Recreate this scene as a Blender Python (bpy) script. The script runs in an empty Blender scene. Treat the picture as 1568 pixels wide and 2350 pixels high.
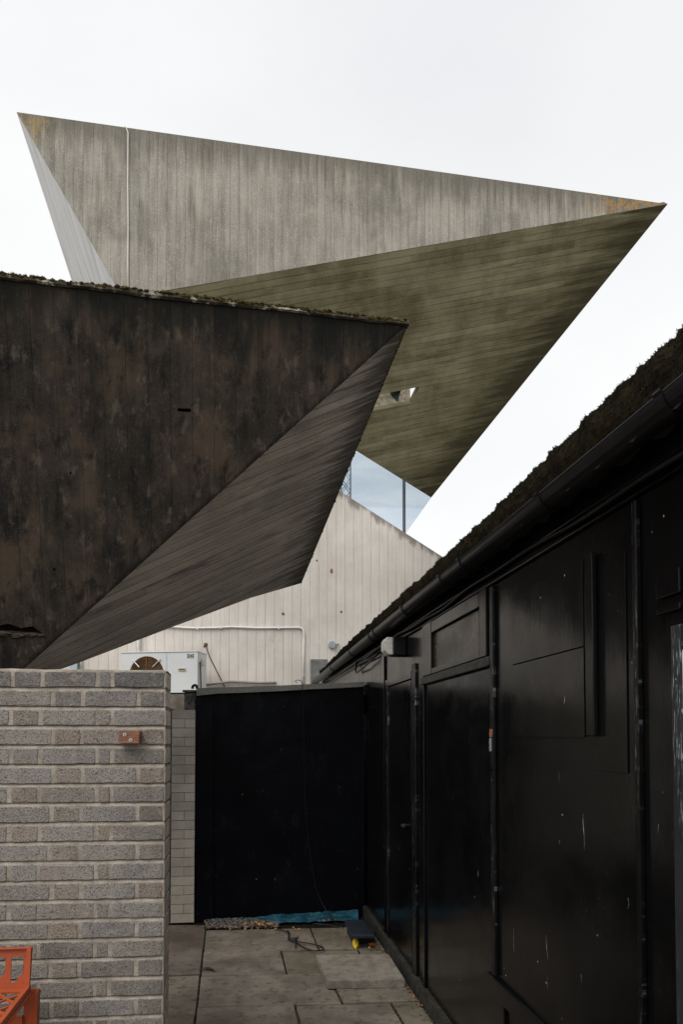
import bpy, bmesh, math, random
from mathutils import Vector, Matrix, noise as mnoise
R = math.radians
random.seed(7)
SC = bpy.context.scene
COL = SC.collection

# ------------------------------------------------------------------ camera
F = 1568.0            # focal length in photo units (photo measured at 1568 wide)
PITCH = R(1.8)
PV = 1688.0 - F * math.tan(PITCH)
EYE = Vector((0, 0, 1.5))
cd = bpy.data.cameras.new('camera'); cam = bpy.data.objects.new('camera', cd); COL.objects.link(cam)
cd.sensor_fit = 'HORIZONTAL'; cd.sensor_width = 24; cd.lens = 24
cd.shift_y = (PV - 1174.0) / F
cd.clip_start = 0.05; cd.clip_end = 3000
cam.location = EYE; cam.rotation_euler = (R(90) + PITCH, 0, 0)
SC.camera = cam

# ------------------------------------------------------------------ world and sun
SUN_EL, SUN_AZ = 52, 215      # degrees, azimuth clockwise from +Y: high behind the camera, to the left
w = bpy.data.worlds.new('World'); SC.world = w; w.use_nodes = True
nt = w.node_tree; nt.nodes.clear()
sky = nt.nodes.new('ShaderNodeTexSky'); sky.sky_type = 'NISHITA'; sky.sun_disc = False
sky.sun_elevation = R(SUN_EL); sky.sun_rotation = R(SUN_AZ)
sky.air_density = 1.0; sky.dust_density = 5.0; sky.ozone_density = 1.0
hs = nt.nodes.new('ShaderNodeHueSaturation'); hs.inputs['Saturation'].default_value = 0.07
hs.inputs['Value'].default_value = 1.0
tc = nt.nodes.new('ShaderNodeTexCoord'); mp = nt.nodes.new('ShaderNodeMapping'); mp.inputs['Scale'].default_value = (1, 1, 2.2)
cn = nt.nodes.new('ShaderNodeTexNoise'); cn.inputs['Scale'].default_value = 1.6; cn.inputs['Detail'].default_value = 6
cr = nt.nodes.new('ShaderNodeValToRGB')
cr.color_ramp.elements[0].position = .3; cr.color_ramp.elements[0].color = (.655, .67, .69, 1)
cr.color_ramp.elements[1].position = .7; cr.color_ramp.elements[1].color = (.80, .80, .80, 1)
mx = nt.nodes.new('ShaderNodeMix'); mx.data_type = 'RGBA'; mx.inputs[0].default_value = 0.75
sc2 = nt.nodes.new('ShaderNodeMix'); sc2.data_type = 'RGBA'; sc2.blend_type = 'MULTIPLY'; sc2.inputs[0].default_value = 1
bg = nt.nodes.new('ShaderNodeBackground'); bg.inputs['Strength'].default_value = 0.10
wo = nt.nodes.new('ShaderNodeOutputWorld')
nt.links.new(tc.outputs['Generated'], mp.inputs[0]); nt.links.new(mp.outputs[0], cn.inputs['Vector'])
nt.links.new(cn.outputs['Fac'], cr.inputs[0])
nt.links.new(sky.outputs[0], hs.inputs['Color'])
SKYV = 10.0     # cloud layer brightness (scaled by the 0.10 strength)
sc2.inputs[7].default_value = (SKYV, SKYV, SKYV, 1)
nt.links.new(cr.outputs[0], sc2.inputs[6])
nt.links.new(hs.outputs[0], mx.inputs[6]); nt.links.new(sc2.outputs[2], mx.inputs[7])
nt.links.new(mx.outputs[2], bg.inputs[0]); nt.links.new(bg.outputs[0], wo.inputs[0])
sl = bpy.data.lights.new('sun', 'SUN'); sl.energy = 1.4; sl.angle = R(35); sl.color = (1, .965, .92)
so = bpy.data.objects.new('sun', sl); COL.objects.link(so)
sdir = Vector((math.sin(R(SUN_AZ)) * math.cos(R(SUN_EL)), math.cos(R(SUN_AZ)) * math.cos(R(SUN_EL)), math.sin(R(SUN_EL))))
so.rotation_euler = sdir.to_track_quat('Z', 'Y').to_euler(); so.location = (0, 0, 20)
SC.view_settings.view_transform = 'Standard'; SC.view_settings.look = 'None'
SC.view_settings.exposure = 0.6; SC.view_settings.gamma = 1
SC.view_settings.use_curve_mapping = False
SC.render.engine = 'CYCLES'
SC.cycles.max_bounces = 6; SC.cycles.transparent_max_bounces = 8

# ------------------------------------------------------------------ geometry from the camera's survey of the place
def ray(u, v):
    a = (u - 784) / F; b = (PV - v) / F
    return Vector((a, math.cos(PITCH) - b * math.sin(PITCH), math.sin(PITCH) + b * math.cos(PITCH)))
def atY(u, v, Y):
    d = ray(u, v); return EYE + d * (Y / d.y)
def atZ(u, v, z=0.0):
    d = ray(u, v); return EYE + d * ((z - 1.5) / d.z)
def onP(u, v, P, n):
    d = ray(u, v); return EYE + d * (n.dot(P - EYE) / n.dot(d))

# ------------------------------------------------------------------ object helpers
def tag(o, label=None, cat=None, group=None, kind=None):
    if label: o['label'] = label
    if cat: o['category'] = cat
    if group: o['group'] = group
    if kind: o['kind'] = kind
    return o
def thing(name, loc, label, cat, group=None, rz=0):
    o = bpy.data.objects.new(name, None); COL.objects.link(o); o.location = loc; o.rotation_euler = (0, 0, rz)
    o.empty_display_size = .1
    return tag(o, label, cat, group)
def worldm(o):
    m = Matrix.LocRotScale(o.location, o.rotation_euler, o.scale)
    return worldm(o.parent) @ m if o.parent else m
class MB:
    """collects faces, UVs in metres and one tint value per face"""
    def __init__(s): s.v = []; s.f = []; s.uv = []; s.t = []
    def face(s, pts, uv=None, t=(.5, .5, .5)):
        i = len(s.v); s.v += [Vector(p) for p in pts]; s.f.append(list(range(i, i + len(pts))))
        s.uv.append(uv); s.t.append(t)
    def prism(s, poly, off, t=(.5, .5, .5), cap=True):
        """poly: outer face points; off: vector to the inner face"""
        off = Vector(off); poly = [Vector(p) for p in poly]; n = len(poly)
        nn = Vector((0, 0, 0))
        for i in range(n): nn += (poly[i] - poly[0]).cross(poly[(i + 1) % n] - poly[0])
        if nn.dot(off) > 0: poly = poly[::-1]
        q = [p + off for p in poly]
        s.face(poly, None, t); s.face(q[::-1], None, t)
        for i in range(n):
            j = (i + 1) % n; s.face([poly[j], poly[i], q[i], q[j]], None, t)
    def box(s, c0, ax, ay, az, t=(.5, .5, .5)):
        c0, ax, ay, az = map(Vector, (c0, ax, ay, az))
        s.prism([c0, c0 + ax, c0 + ax + az, c0 + az], ay, t)
    def cbox(s, a, b, t=(.5, .5, .5)):
        a = Vector(a); b = Vector(b)
        s.box(a, (b.x - a.x, 0, 0), (0, b.y - a.y, 0), (0, 0, b.z - a.z), t)
    def tube(s, pts, r, n=8, t=(.5, .5, .5), caps=True):
        pts = [Vector(p) for p in pts]; rings = []
        up = Vector((0, 0, 1)); prev = None
        for i, p in enumerate(pts):
            a = pts[max(i - 1, 0)]; b = pts[min(i + 1, len(pts) - 1)]
            d = (b - a).normalized()
            if prev is None:
                x = d.cross(up)
                if x.length < .05: x = d.cross(Vector((0, 1, 0)))
            else: x = prev - d * prev.dot(d)
            x.normalize(); prev = x; y = d.cross(x)
            rr = r[i] if isinstance(r, (list, tuple)) else r
            rings.append([p + (x * math.cos(2 * math.pi * k / n) + y * math.sin(2 * math.pi * k / n)) * rr for k in range(n)])
        base = len(s.v)
        for q in rings: s.v += q
        for i in range(len(rings) - 1):
            for k in range(n):
                k2 = (k + 1) % n
                s.f.append([base + i * n + k, base + (i + 1) * n + k, base + (i + 1) * n + k2, base + i * n + k2]); s.uv.append(None); s.t.append(t)
        if caps:
            s.f.append([base + k for k in range(n)]); s.uv.append(None); s.t.append(t)
            s.f.append([base + (len(rings) - 1) * n + k for k in range(n)][::-1]); s.uv.append(None); s.t.append(t)
    def blob(s, c, r, squash=(1, 1, 1), rough=.35, sub=1, t=(.5, .5, .5), seed=0):
        bm = bmesh.new(); bmesh.ops.create_icosphere(bm, subdivisions=sub, radius=1)
        base = len(s.v); c = Vector(c)
        for v in bm.verts:
            k = 1 + rough * mnoise.noise(v.co * 1.7 + Vector((seed * 3.1, seed * 1.7, c.x * 5)))
            s.v.append(c + Vector((v.co.x * squash[0], v.co.y * squash[1], v.co.z * squash[2])) * r * k)
        for f in bm.faces:
            s.f.append([base + v.index for v in f.verts]); s.uv.append(None); s.t.append(t)
        bm.free()
    def build(s, name, mat, parent=None, axes=None, origin=None, smooth=False, bevel=0, base=True):
        """axes: (U vector, V vector) world directions for UVs in metres"""
        me = bpy.data.meshes.new(name)
        vs = [Vector(v) for v in s.v]
        if parent is not None:
            inv = worldm(parent).inverted(); org = Vector((0, 0, 0))
        else:
            inv = Matrix.Identity(4)
            if origin is None:
                xs = [v.x for v in vs]; ys = [v.y for v in vs]; zs = [v.z for v in vs]
                org = Vector(((min(xs) + max(xs)) / 2, (min(ys) + max(ys)) / 2, min(zs)))
            else: org = Vector(origin)
        me.from_pydata([tuple((inv @ v) - org) for v in vs], [], s.f)
        ul = me.uv_layers.new(name='UVMap')
        me.attributes.new('tint', 'FLOAT_COLOR', 'CORNER')
        ul = me.uv_layers['UVMap']; at = me.attributes['tint']
        li = 0
        for fi, f in enumerate(s.f):
            nrm = None
            if s.uv[fi] is None and axes is None:
                a, b, c = vs[f[0]], vs[f[1]], vs[f[2]]
                nrm = (b - a).cross(c - a); nrm = nrm.normalized() if nrm.length > 1e-12 else Vector((0, 0, 1))
                ax = Vector((0, 0, 1)).cross(nrm)
                ax = ax.normalized() if ax.length > .2 else Vector((1, 0, 0))
                ay = nrm.cross(ax)
            for k, vi in enumerate(f):
                if s.uv[fi] is not None: uvv = s.uv[fi][k]
                elif axes is not None: uvv = (vs[vi].dot(axes[0]), vs[vi].dot(axes[1]))
                else: uvv = (vs[vi].dot(ax), vs[vi].dot(ay))
                ul.data[li].uv = uvv
                t = s.t[fi]; at.data[li].color = (t[0], t[1], t[2], 1)
                li += 1
        if smooth: me.polygons.foreach_set('use_smooth', [True] * len(me.polygons))
        me.materials.append(mat)
        o = bpy.data.objects.new(name, me); COL.objects.link(o)
        if parent is not None: o.parent = parent
        else: o.location = org
        if bevel:
            bm = bmesh.new(); bm.from_mesh(me)
            bmesh.ops.remove_doubles(bm, verts=bm.verts, dist=1e-5)
            ed = [e for e in bm.edges if len(e.link_faces) == 2 and e.calc_face_angle(0) > R(25)]
            bmesh.ops.bevel(bm, geom=ed, offset=bevel, segments=2, affect='EDGES', profile=.6, clamp_overlap=True)
            bm.to_mesh(me); bm.free()
        return o
def cut(o, cutter_mb):
    """bake a boolean hole into o"""
    me = bpy.data.meshes.new('cutter'); inv = worldm(o).inverted()
    me.from_pydata([tuple(inv @ v) for v in cutter_mb.v], [], cutter_mb.f)
    bm = bmesh.new(); bm.from_mesh(me); bmesh.ops.remove_doubles(bm, verts=bm.verts, dist=1e-5)
    bmesh.ops.recalc_face_normals(bm, faces=bm.faces); bm.to_mesh(me); bm.free()
    bm = bmesh.new(); bm.from_mesh(o.data); bmesh.ops.remove_doubles(bm, verts=bm.verts, dist=1e-5)
    bmesh.ops.recalc_face_normals(bm, faces=bm.faces); bm.to_mesh(o.data); bm.free()
    c = bpy.data.objects.new('cutter', me); COL.objects.link(c); c.matrix_world = worldm(o)
    m = o.modifiers.new('b', 'BOOLEAN'); m.operation = 'DIFFERENCE'; m.object = c; m.solver = 'EXACT'
    bpy.context.view_layer.update()
    dg = bpy.context.evaluated_depsgraph_get()
    nm = bpy.data.meshes.new_from_object(o.evaluated_get(dg), preserve_all_data_layers=True, depsgraph=dg)
    o.modifiers.clear(); o.data = nm
    bpy.data.objects.remove(c)

# ------------------------------------------------------------------ material helpers
class G:
    def __init__(s, name, rough=.8, spec=.3):
        s.m = bpy.data.materials.new(name); s.m.use_nodes = True; s.t = s.m.node_tree
        s.b = s.t.nodes['Principled BSDF']; s.b.inputs['Roughness'].default_value = rough
        s.b.inputs['Specular IOR Level'].default_value = spec
        s.g = None
    def n(s, t): return s.t.nodes.new(t)
    def put(s, sock, v):
        if isinstance(v, bpy.types.NodeSocket): s.t.links.new(v, sock)
        elif v is not None:
            if hasattr(sock.default_value, '__len__') and not hasattr(v, '__len__'): v = (v, v, v)
            if hasattr(sock.default_value, '__len__') and len(sock.default_value) == 4 and len(v) == 3: v = (*v, 1)
            sock.default_value = v
    def math(s, op, a, b=None, c=None, clamp=False):
        x = s.n('ShaderNodeMath'); x.operation = op; x.use_clamp = clamp
        for i, v in enumerate((a, b, c)):
            if v is not None: s.put(x.inputs[i], v)
        return x.outputs[0]
    def uv(s):
        x = s.n('ShaderNodeUVMap'); x.uv_map = 'UVMap'; return x.outputs[0]
    def pos(s): return s.n('ShaderNodeNewGeometry').outputs['Position']
    def sep(s, v):
        x = s.n('ShaderNodeSeparateXYZ'); s.put(x.inputs[0], v); return x.outputs
    def comb(s, a, b, c=0.0):
        x = s.n('ShaderNodeCombineXYZ'); s.put(x.inputs[0], a); s.put(x.inputs[1], b); s.put(x.inputs[2], c); return x.outputs[0]
    def map(s, v, sc, loc=(0, 0, 0)):
        x = s.n('ShaderNodeMapping'); s.put(x.inputs[0], v); x.inputs['Scale'].default_value = sc; x.inputs['Location'].default_value = loc
        return x.outputs[0]
    def noise(s, v, sc=5, det=4, ro=.6, dist=0):
        x = s.n('ShaderNodeTexNoise'); s.put(x.inputs['Vector'], v); x.inputs['Scale'].default_value = sc
        x.inputs['Detail'].default_value = det; x.inputs['Roughness'].default_value = ro; x.inputs['Distortion'].default_value = dist
        return x.outputs['Fac']
    def vor(s, v, sc=5, feat='F1', out='Distance', rnd=1):
        x = s.n('ShaderNodeTexVoronoi'); s.put(x.inputs['Vector'], v); x.inputs['Scale'].default_value = sc; x.feature = feat
        x.inputs['Randomness'].default_value = rnd
        return x.outputs[out]
    def white(s, v):
        x = s.n('ShaderNodeTexWhiteNoise'); x.noise_dimensions = '3D'; s.put(x.inputs['Vector'], v); return x.outputs['Value']
    def rng(s, v, a, b, c=0.0, d=1.0, smooth=True):
        x = s.n('ShaderNodeMapRange'); x.interpolation_type = 'SMOOTHSTEP' if smooth else 'LINEAR'
        s.put(x.inputs[0], v)
        for i, q in enumerate((a, b, c, d)): s.put(x.inputs[i + 1], q)
        return x.outputs[0]
    def mix(s, f, a, b, blend='MIX'):
        x = s.n('ShaderNodeMix'); x.data_type = 'RGBA'; x.blend_type = blend; x.clamp_factor = True
        s.put(x.inputs[0], f); s.put(x.inputs[6], a); s.put(x.inputs[7], b); return x.outputs[2]
    def attr(s, name='tint'):
        x = s.n('ShaderNodeAttribute'); x.attribute_name = name; return x.outputs['Color']
    def bump(s, h, dist=.002, st=1.0, nrm=None):
        x = s.n('ShaderNodeBump'); x.inputs['Distance'].default_value = dist; x.inputs['Strength'].default_value = st
        s.put(x.inputs['Height'], h)
        if nrm is not None: s.put(x.inputs['Normal'], nrm)
        return x.outputs[0]
    def plane(s, P, n):
        """signed distance in metres from the plane through P with normal n"""
        x = s.n('ShaderNodeVectorMath'); x.operation = 'DOT_PRODUCT'; s.put(x.inputs[0], s.pos()); x.inputs[1].default_value = tuple(n)
        return s.math('SUBTRACT', x.outputs['Value'], Vector(P).dot(Vector(n)))
    def out(s, col=None, nrm=None, rough=None):
        if col is not None: s.put(s.b.inputs['Base Color'], col)
        if nrm is not None: s.put(s.b.inputs['Normal'], nrm)
        if rough is not None: s.put(s.b.inputs['Roughness'], rough)
        return s.m

def board_concrete(name, dark, light, bw=.1, line=.5, lw=.05, blotch=1.4, streak=.5, tone=.25, speck=.3, stains=(), rough=.85,
                   lichen=None, depth=.003, breaks=2.2, spec=.25, wobble=.004, linecol=None, pores=.5, wspeck=0.0, patches=()):
    g = G(name, rough, spec); uv = g.uv(); x, y, _ = g.sep(uv)
    pos = g.pos()
    wob = g.math('MULTIPLY', g.math('SUBTRACT', g.noise(g.comb(x, y), 1.3, 2), .5), wobble * 6)
    xb = g.math('DIVIDE', g.math('ADD', x, wob), bw)
    bid = g.math('FLOOR', xb)
    fr = g.math('FRACT', xb)
    edge = g.math('SUBTRACT', .5, g.math('ABSOLUTE', g.math('SUBTRACT', fr, .5)))      # 0 at joint, .5 mid board
    rnd = g.white(g.comb(bid, 3.0, 1.0))
    ly = g.math('FLOOR', g.math('ADD', g.math('DIVIDE', y, breaks), g.math('MULTIPLY', rnd, 5.0)))
    rnd2 = g.white(g.comb(bid, ly, 7.0))
    lvar = g.noise(g.comb(g.math('MULTIPLY', bid, 3.7), g.math('MULTIPLY', y, 1.6)), 1.0, 3)
    lmask = g.math('MULTIPLY', g.rng(edge, 0, lw, 1, 0), g.rng(lvar, .38, .62, .15, 1))
    bl = g.noise(g.comb(x, y), blotch, 7, .62)
    st = g.noise(g.comb(g.math('MULTIPLY', x, 22), g.math('MULTIPLY', y, 1.1)), 1.0, 5, .65)
    st2 = g.noise(g.comb(g.math('MULTIPLY', x, 90), g.math('MULTIPLY', y, 2.5)), 1.0, 3, .6)
    f = g.math('ADD', g.math('MULTIPLY', g.rng(bl, .3, .7), 1 - streak), g.math('MULTIPLY', g.rng(st, .3, .7), streak))
    f = g.math('ADD', f, g.math('MULTIPLY', g.math('SUBTRACT', rnd2, .5), tone))
    f = g.math('ADD', f, g.math('MULTIPLY', g.math('SUBTRACT', st2, .5), .35), None, True)
    c = g.mix(f, dark, light)
    fine = g.noise(pos, 260, 3, .7); fine2 = g.noise(pos, 70, 4, .65)
    c = g.mix(g.math('MULTIPLY', g.rng(fine, .35, .7), speck), c, (dark[0] * .45, dark[1] * .45, dark[2] * .42))
    c = g.mix(g.math('MULTIPLY', g.rng(fine2, .5, .75), speck * .8), c, (min(1, light[0] * 1.25), min(1, light[1] * 1.25), min(1, light[2] * 1.22)))
    if pores:
        pv = g.vor(pos, 34); pm = g.math('MULTIPLY', g.rng(pv, .06, .14, 1, 0), g.rng(g.noise(pos, 9, 2), .5, .62))
        c = g.mix(g.math('MULTIPLY', pm, pores), c, (dark[0] * .25, dark[1] * .25, dark[2] * .25))
    else: pm = 0.0
    if wspeck:
        pw = g.vor(g.map(pos, (1, 1, 1), (3, 1, 2)), 46); wm = g.math('MULTIPLY', g.rng(pw, .1, .2, 1, 0), g.rng(g.noise(pos, 6, 3), .48, .6))
        c = g.mix(g.math('MULTIPLY', wm, wspeck), c, (.62, .6, .54))
    c = g.mix(g.math('MULTIPLY', lmask, line), c, linecol or (dark[0] * .3, dark[1] * .3, dark[2] * .28))
    for (pc, ps, plo, phi, pa, stv) in patches:
        pn_ = g.noise(g.comb(g.math('ADD', g.math('MULTIPLY', x, ps), pc[0] * 900), g.math('MULTIPLY', y, ps * stv)), 1.0, 7, .68)
        c = g.mix(g.math('MULTIPLY', g.rng(pn_, plo, phi), pa), c, pc)
    for sdef in stains:
        d = g.plane(sdef['P'], sdef['n'])
        nz = g.noise(g.comb(g.math('MULTIPLY', x, sdef.get('sx', 18)), g.math('MULTIPLY', y, sdef.get('sy', 1.2))), 1.0, 5, .65)
        k = g.math('ADD', d, g.math('MULTIPLY', g.math('SUBTRACT', nz, .5), -sdef['w'] * sdef.get('j', 2.2)))
        c = g.mix(g.math('MULTIPLY', g.rng(k, sdef.get('w0', 0), sdef['w'], 1, 0), sdef['a']), c, sdef['c'])
    if lichen:
        for (P, rad, colr, amt) in lichen:
            x_ = g.n('ShaderNodeVectorMath'); x_.operation = 'DISTANCE'; g.put(x_.inputs[0], pos); x_.inputs[1].default_value = tuple(P)
            near = g.rng(x_.outputs['Value'], 0, rad, 1, 0)
            ln = g.noise(pos, 17, 5, .7)
            lm = g.rng(g.math('ADD', ln, g.math('MULTIPLY', near, .2)), .64, .72)
            c = g.mix(g.math('MULTIPLY', g.math('MULTIPLY', lm, near), amt), c, colr)
    h = g.math('SUBTRACT', g.math('ADD', g.math('MULTIPLY', rnd, .5), g.math('MULTIPLY', fine2, .5)), g.math('MULTIPLY', g.rng(edge, 0, lw * 1.3, 1, 0), .9))
    h = g.math('ADD', h, g.math('MULTIPLY', g.noise(g.comb(g.math('MULTIPLY', x, 130), g.math('MULTIPLY', y, 4)), 1, 3), .35))
    h = g.math('SUBTRACT', h, pm)
    nr = g.bump(h, depth, 1.0)
    nr = g.bump(fine, .0012, .6, nr)
    return g.out(c, nr)

def plain(name, col, rough=.6, var=.25, sc=8, spec=.3, bumpd=.0006, bsc=60, metal=0, coat=0):
    g = G(name, rough, spec); p = g.pos()
    a = g.noise(p, sc, 5, .6)
    c = g.mix(g.rng(a, .3, .7), [q * (1 - var) for q in col], [min(1, q * (1 + var)) for q in col])
    g.b.inputs['Metallic'].default_value = metal
    if coat: g.b.inputs['Coat Weight'].default_value = coat
    return g.out(c, g.bump(g.noise(p, bsc, 4), bumpd, 1))

def black_paint(name, col=(.0022, .0022, .0024), rough=.16, chips=.5, grain=1.0, edge=0.0, scuff=.4, frontal=False):
    """gloss black paint on board: brush marks, vertical drips and small chips down to white primer"""
    g = G(name, rough, .22); p = g.pos(); X, Y, Z = g.sep(p)
    s_ = X if frontal else g.math('ADD', g.math('MULTIPLY', X, .14), g.math('MULTIPLY', Y, -1))
    v2 = g.comb(s_, Z)
    lo = g.noise(v2, 2.2, 5, .6)
    c = g.mix(g.rng(lo, .35, .7), col, (col[0] * 2.4, col[1] * 2.3, col[2] * 2.1))
    dr = g.noise(g.comb(g.math('MULTIPLY', s_, 70), g.math('MULTIPLY', Z, 3.0)), 1, 4, .7)
    c = g.mix(g.math('MULTIPLY', g.rng(dr, .55, .75), .5), c, (.008, .0078, .0072))
    # chips: stretched cells, only a few
    ch = g.vor(g.comb(g.math('MULTIPLY', s_, 42), g.math('MULTIPLY', Z, 5.0)), 1.0)
    rn = g.vor(g.comb(g.math('MULTIPLY', s_, 42), g.math('MULTIPLY', Z, 5.0)), 1.0, 'F1', 'Color')
    rx = g.sep(rn)[0]
    cm = g.math('MULTIPLY', g.rng(ch, .04, .09, 1, 0), g.math('GREATER_THAN', rx, 1 - .06 * chips))
    ry = g.sep(rn)[1]
    ccol = g.mix(g.math('GREATER_THAN', ry, .8), (.33, .34, .35), (.16, .07, .04))
    ch2 = g.vor(g.comb(g.math('MULTIPLY', s_, 60), g.math('MULTIPLY', Z, 45.0)), 1.0)
    rn2 = g.sep(g.vor(g.comb(g.math('MULTIPLY', s_, 60), g.math('MULTIPLY', Z, 45.0)), 1.0, 'F1', 'Color'))[0]
    cm2 = g.math('MULTIPLY', g.rng(ch2, .12, .2, 1, 0), g.math('GREATER_THAN', rn2, 1 - .012 * chips))
    c = g.mix(g.math('MAXIMUM', cm, cm2), c, ccol)
    sn_ = g.noise(g.comb(g.math('MULTIPLY', X, 7), g.math('MULTIPLY', Z, 3.5), g.math('MULTIPLY', Y, 7)), 1, 8, .75)
    c = g.mix(g.math('MULTIPLY', g.rng(sn_, .56, .74), .45 * scuff), c, (.020, .021, .024))
    fl_ = g.noise(g.comb(g.math('MULTIPLY', X, 90), g.math('MULTIPLY', Z, 60), g.math('MULTIPLY', Y, 90)), 1, 3, .6)
    c = g.mix(g.math('MULTIPLY', g.math('MULTIPLY', g.rng(fl_, .66, .74), g.rng(sn_, .5, .62)), .7 * scuff), c, (.12, .125, .13))
    if edge:
        e = g.noise(g.comb(g.math('MULTIPLY', s_, 200), g.math('MULTIPLY', Z, 14.0)), 1, 6, .75)
        e2 = g.noise(g.comb(g.math('MULTIPLY', s_, 20), g.math('MULTIPLY', Z, 2.0)), 1, 2, .5)
        em = g.math('MULTIPLY', g.rng(e, .54, .62), g.rng(e2, .4, .65))
        c = g.mix(g.math('MULTIPLY', em, edge), c, (.26, .28, .3))
    b1 = g.noise(g.comb(g.math('MULTIPLY', s_, 40), g.math('MULTIPLY', Z, 14)), 1, 5, .65)
    b2 = g.noise(g.comb(g.math('MULTIPLY', s_, 3), g.math('MULTIPLY', Z, 1.6)), 1, 2, .5)
    nr = g.bump(b2, .012 * grain, .2); nr = g.bump(b1, .0012 * grain, .4, nr)
    rr = g.rng(g.noise(v2, 6, 5, .65), .3, .7, rough * .75, rough * 1.5)
    return g.out(c, nr, rr)

# ================================================================== SURVEYED POINTS
# upper canopy
A = atY(38, 257, 6.0)
B = onP(1533, 468, A, Vector((0, 0, 1)))               # level top edge
FN = (B - A).cross(Vector((0, 0, 1))).normalized()     # fascia normal (towards the camera or away)
if FN.y > 0: FN = -FN
K = onP(281, 683, A, FN)
WDIR = Vector((1, .125, 0)).normalized()               # direction of the far concrete wall
WN = Vector((WDIR.y, -WDIR.x, 0))                      # towards camera
WP = atY(722, 1500, 9.0)
D = onP(990, 1141, WP + WN * .12, WN)
SN = (B - K).cross(D - K).normalized()
if SN.z > 0: SN = -SN                                  # soffit normal, downwards
E = onP(820, 1035, K, SN)
N_ = onP(560, 873, K, SN)
# lower canopy
P1 = atY(938, 742, 4.2)
TL = onP(-700, 552, P1, Vector((0, 0, 1)))
td = (P1 - TL).normalized()
dn = Vector((0, 1, -3.6)).normalized()
N1 = td.cross(dn).normalized()
if N1.y > 0: N1 = -N1
Q = onP(-2, 1585, P1, N1)
BL = onP(-700, 1700, P1, N1)
S = atY(692, 1337, 5.2)
N2 = (Q - P1).cross(S - P1).normalized()
if N2.y > 0: N2 = -N2

# ================================================================== MATERIALS
M = {}
M['fascia'] = board_concrete('fascia_concrete', (.20, .186, .155), (.47, .437, .38), bw=.083, line=.18, lw=.03, streak=.5, tone=.1, speck=.6, wspeck=.6,
    patches=[((.42, .38, .31), 2.2, .52, .72, .55, 1.0), ((.10, .09, .072), 7, .5, .72, .6, .16), ((.12, .11, .09), 1.8, .5, .68, .45, .7), ((.50, .48, .43), 30, .62, .7, .6, .12)],
    stains=[dict(P=A, n=(0, 0, -1), w=.34, j=2.6, a=.6, c=(.085, .074, .055), sx=16, sy=.7)],
    lichen=[(B + Vector((-.35, 0, -.05)), 1.3, (.40, .22, .05), .6), (A + Vector((.1, 0, -.1)), .5, (.36, .25, .07), .5)])
bd = (B - K).normalized()                     # board direction of the soffit
ba = SN.cross(bd).normalized()
en = SN.cross((D - B).normalized())           # inward from the free edge B-D
if en.dot(K - B) < 0: en = -en
en.normalize()
M['soffit'] = board_concrete('soffit_concrete', (.21, .192, .105), (.47, .435, .265), bw=.062, line=.85, lw=.08, streak=.22, tone=.5, speck=.4, pores=.7, breaks=1.1, blotch=2.5,
    stains=[dict(P=B, n=en, w=.5, j=3.4, a=.92, c=(.035, .031, .017), sx=14, sy=.9),
            dict(P=B, n=en, w=1.1, w0=.2, j=2.4, a=.5, c=(.085, .072, .033), sx=11, sy=.7)],
    patches=[((.09, .075, .038), 6, .54, .68, .55, .12), ((.13, .095, .05), 1.6, .5, .7, .6, .6), ((.40, .37, .24), 14, .58, .68, .5, .2), ((.42, .41, .24), 6, .6, .75, .4, .3)])
M['side'] = board_concrete('lit_side_concrete', (.56, .57, .57), (.80, .80, .80), bw=.12, line=.12, streak=.8, tone=.12, speck=.1, pores=0)  # extra sky light on this side is put into its pale colour
CRN = N1.cross((Q - P1).normalized())
if CRN.dot(TL - P1) < 0: CRN = -CRN
CRN.normalize()
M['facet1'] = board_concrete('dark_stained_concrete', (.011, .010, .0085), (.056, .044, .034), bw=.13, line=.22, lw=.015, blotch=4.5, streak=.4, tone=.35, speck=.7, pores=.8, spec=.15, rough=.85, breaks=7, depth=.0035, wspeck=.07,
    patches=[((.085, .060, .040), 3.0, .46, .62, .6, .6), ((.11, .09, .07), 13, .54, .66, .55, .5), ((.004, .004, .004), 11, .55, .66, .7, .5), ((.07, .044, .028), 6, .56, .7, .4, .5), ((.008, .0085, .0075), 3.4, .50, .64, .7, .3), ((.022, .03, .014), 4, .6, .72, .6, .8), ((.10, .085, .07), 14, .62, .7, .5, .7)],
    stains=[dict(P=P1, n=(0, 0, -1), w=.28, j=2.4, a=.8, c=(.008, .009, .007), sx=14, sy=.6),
            dict(P=P1, n=CRN, w=.035, j=2.5, a=.8, c=(.004, .004, .003), sx=14, sy=6)])  # last entry: thin dark line drawn along the crease
e2 = N2.cross((S - P1).normalized()); 
if e2.dot(Q - P1) < 0: e2 = -e2
e2.normalize()
M['facet2'] = board_concrete('streaked_underside_concrete', (.17, .145, .118), (.40, .34, .28), bw=.055, line=.55, lw=.05, blotch=2.2, streak=.6, tone=.3, speck=.35, pores=.6, depth=.004,  # light caught by this underside is put into its paler base colour
    stains=[dict(P=P1, n=e2, w=.16, j=3.6, a=.6, c=(.022, .019, .016), sx=19, sy=1.6), dict(P=P1, n=e2, w=.30, j=3.8, a=.75, c=(.035, .03, .025), sx=47, sy=2.2)],
    patches=[((.13, .145, .11), 3, .52, .68, .6, .4), ((.30, .22, .16), 5, .55, .7, .5, .3), ((.06, .052, .045), 9, .54, .68, .7, .12)])
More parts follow.
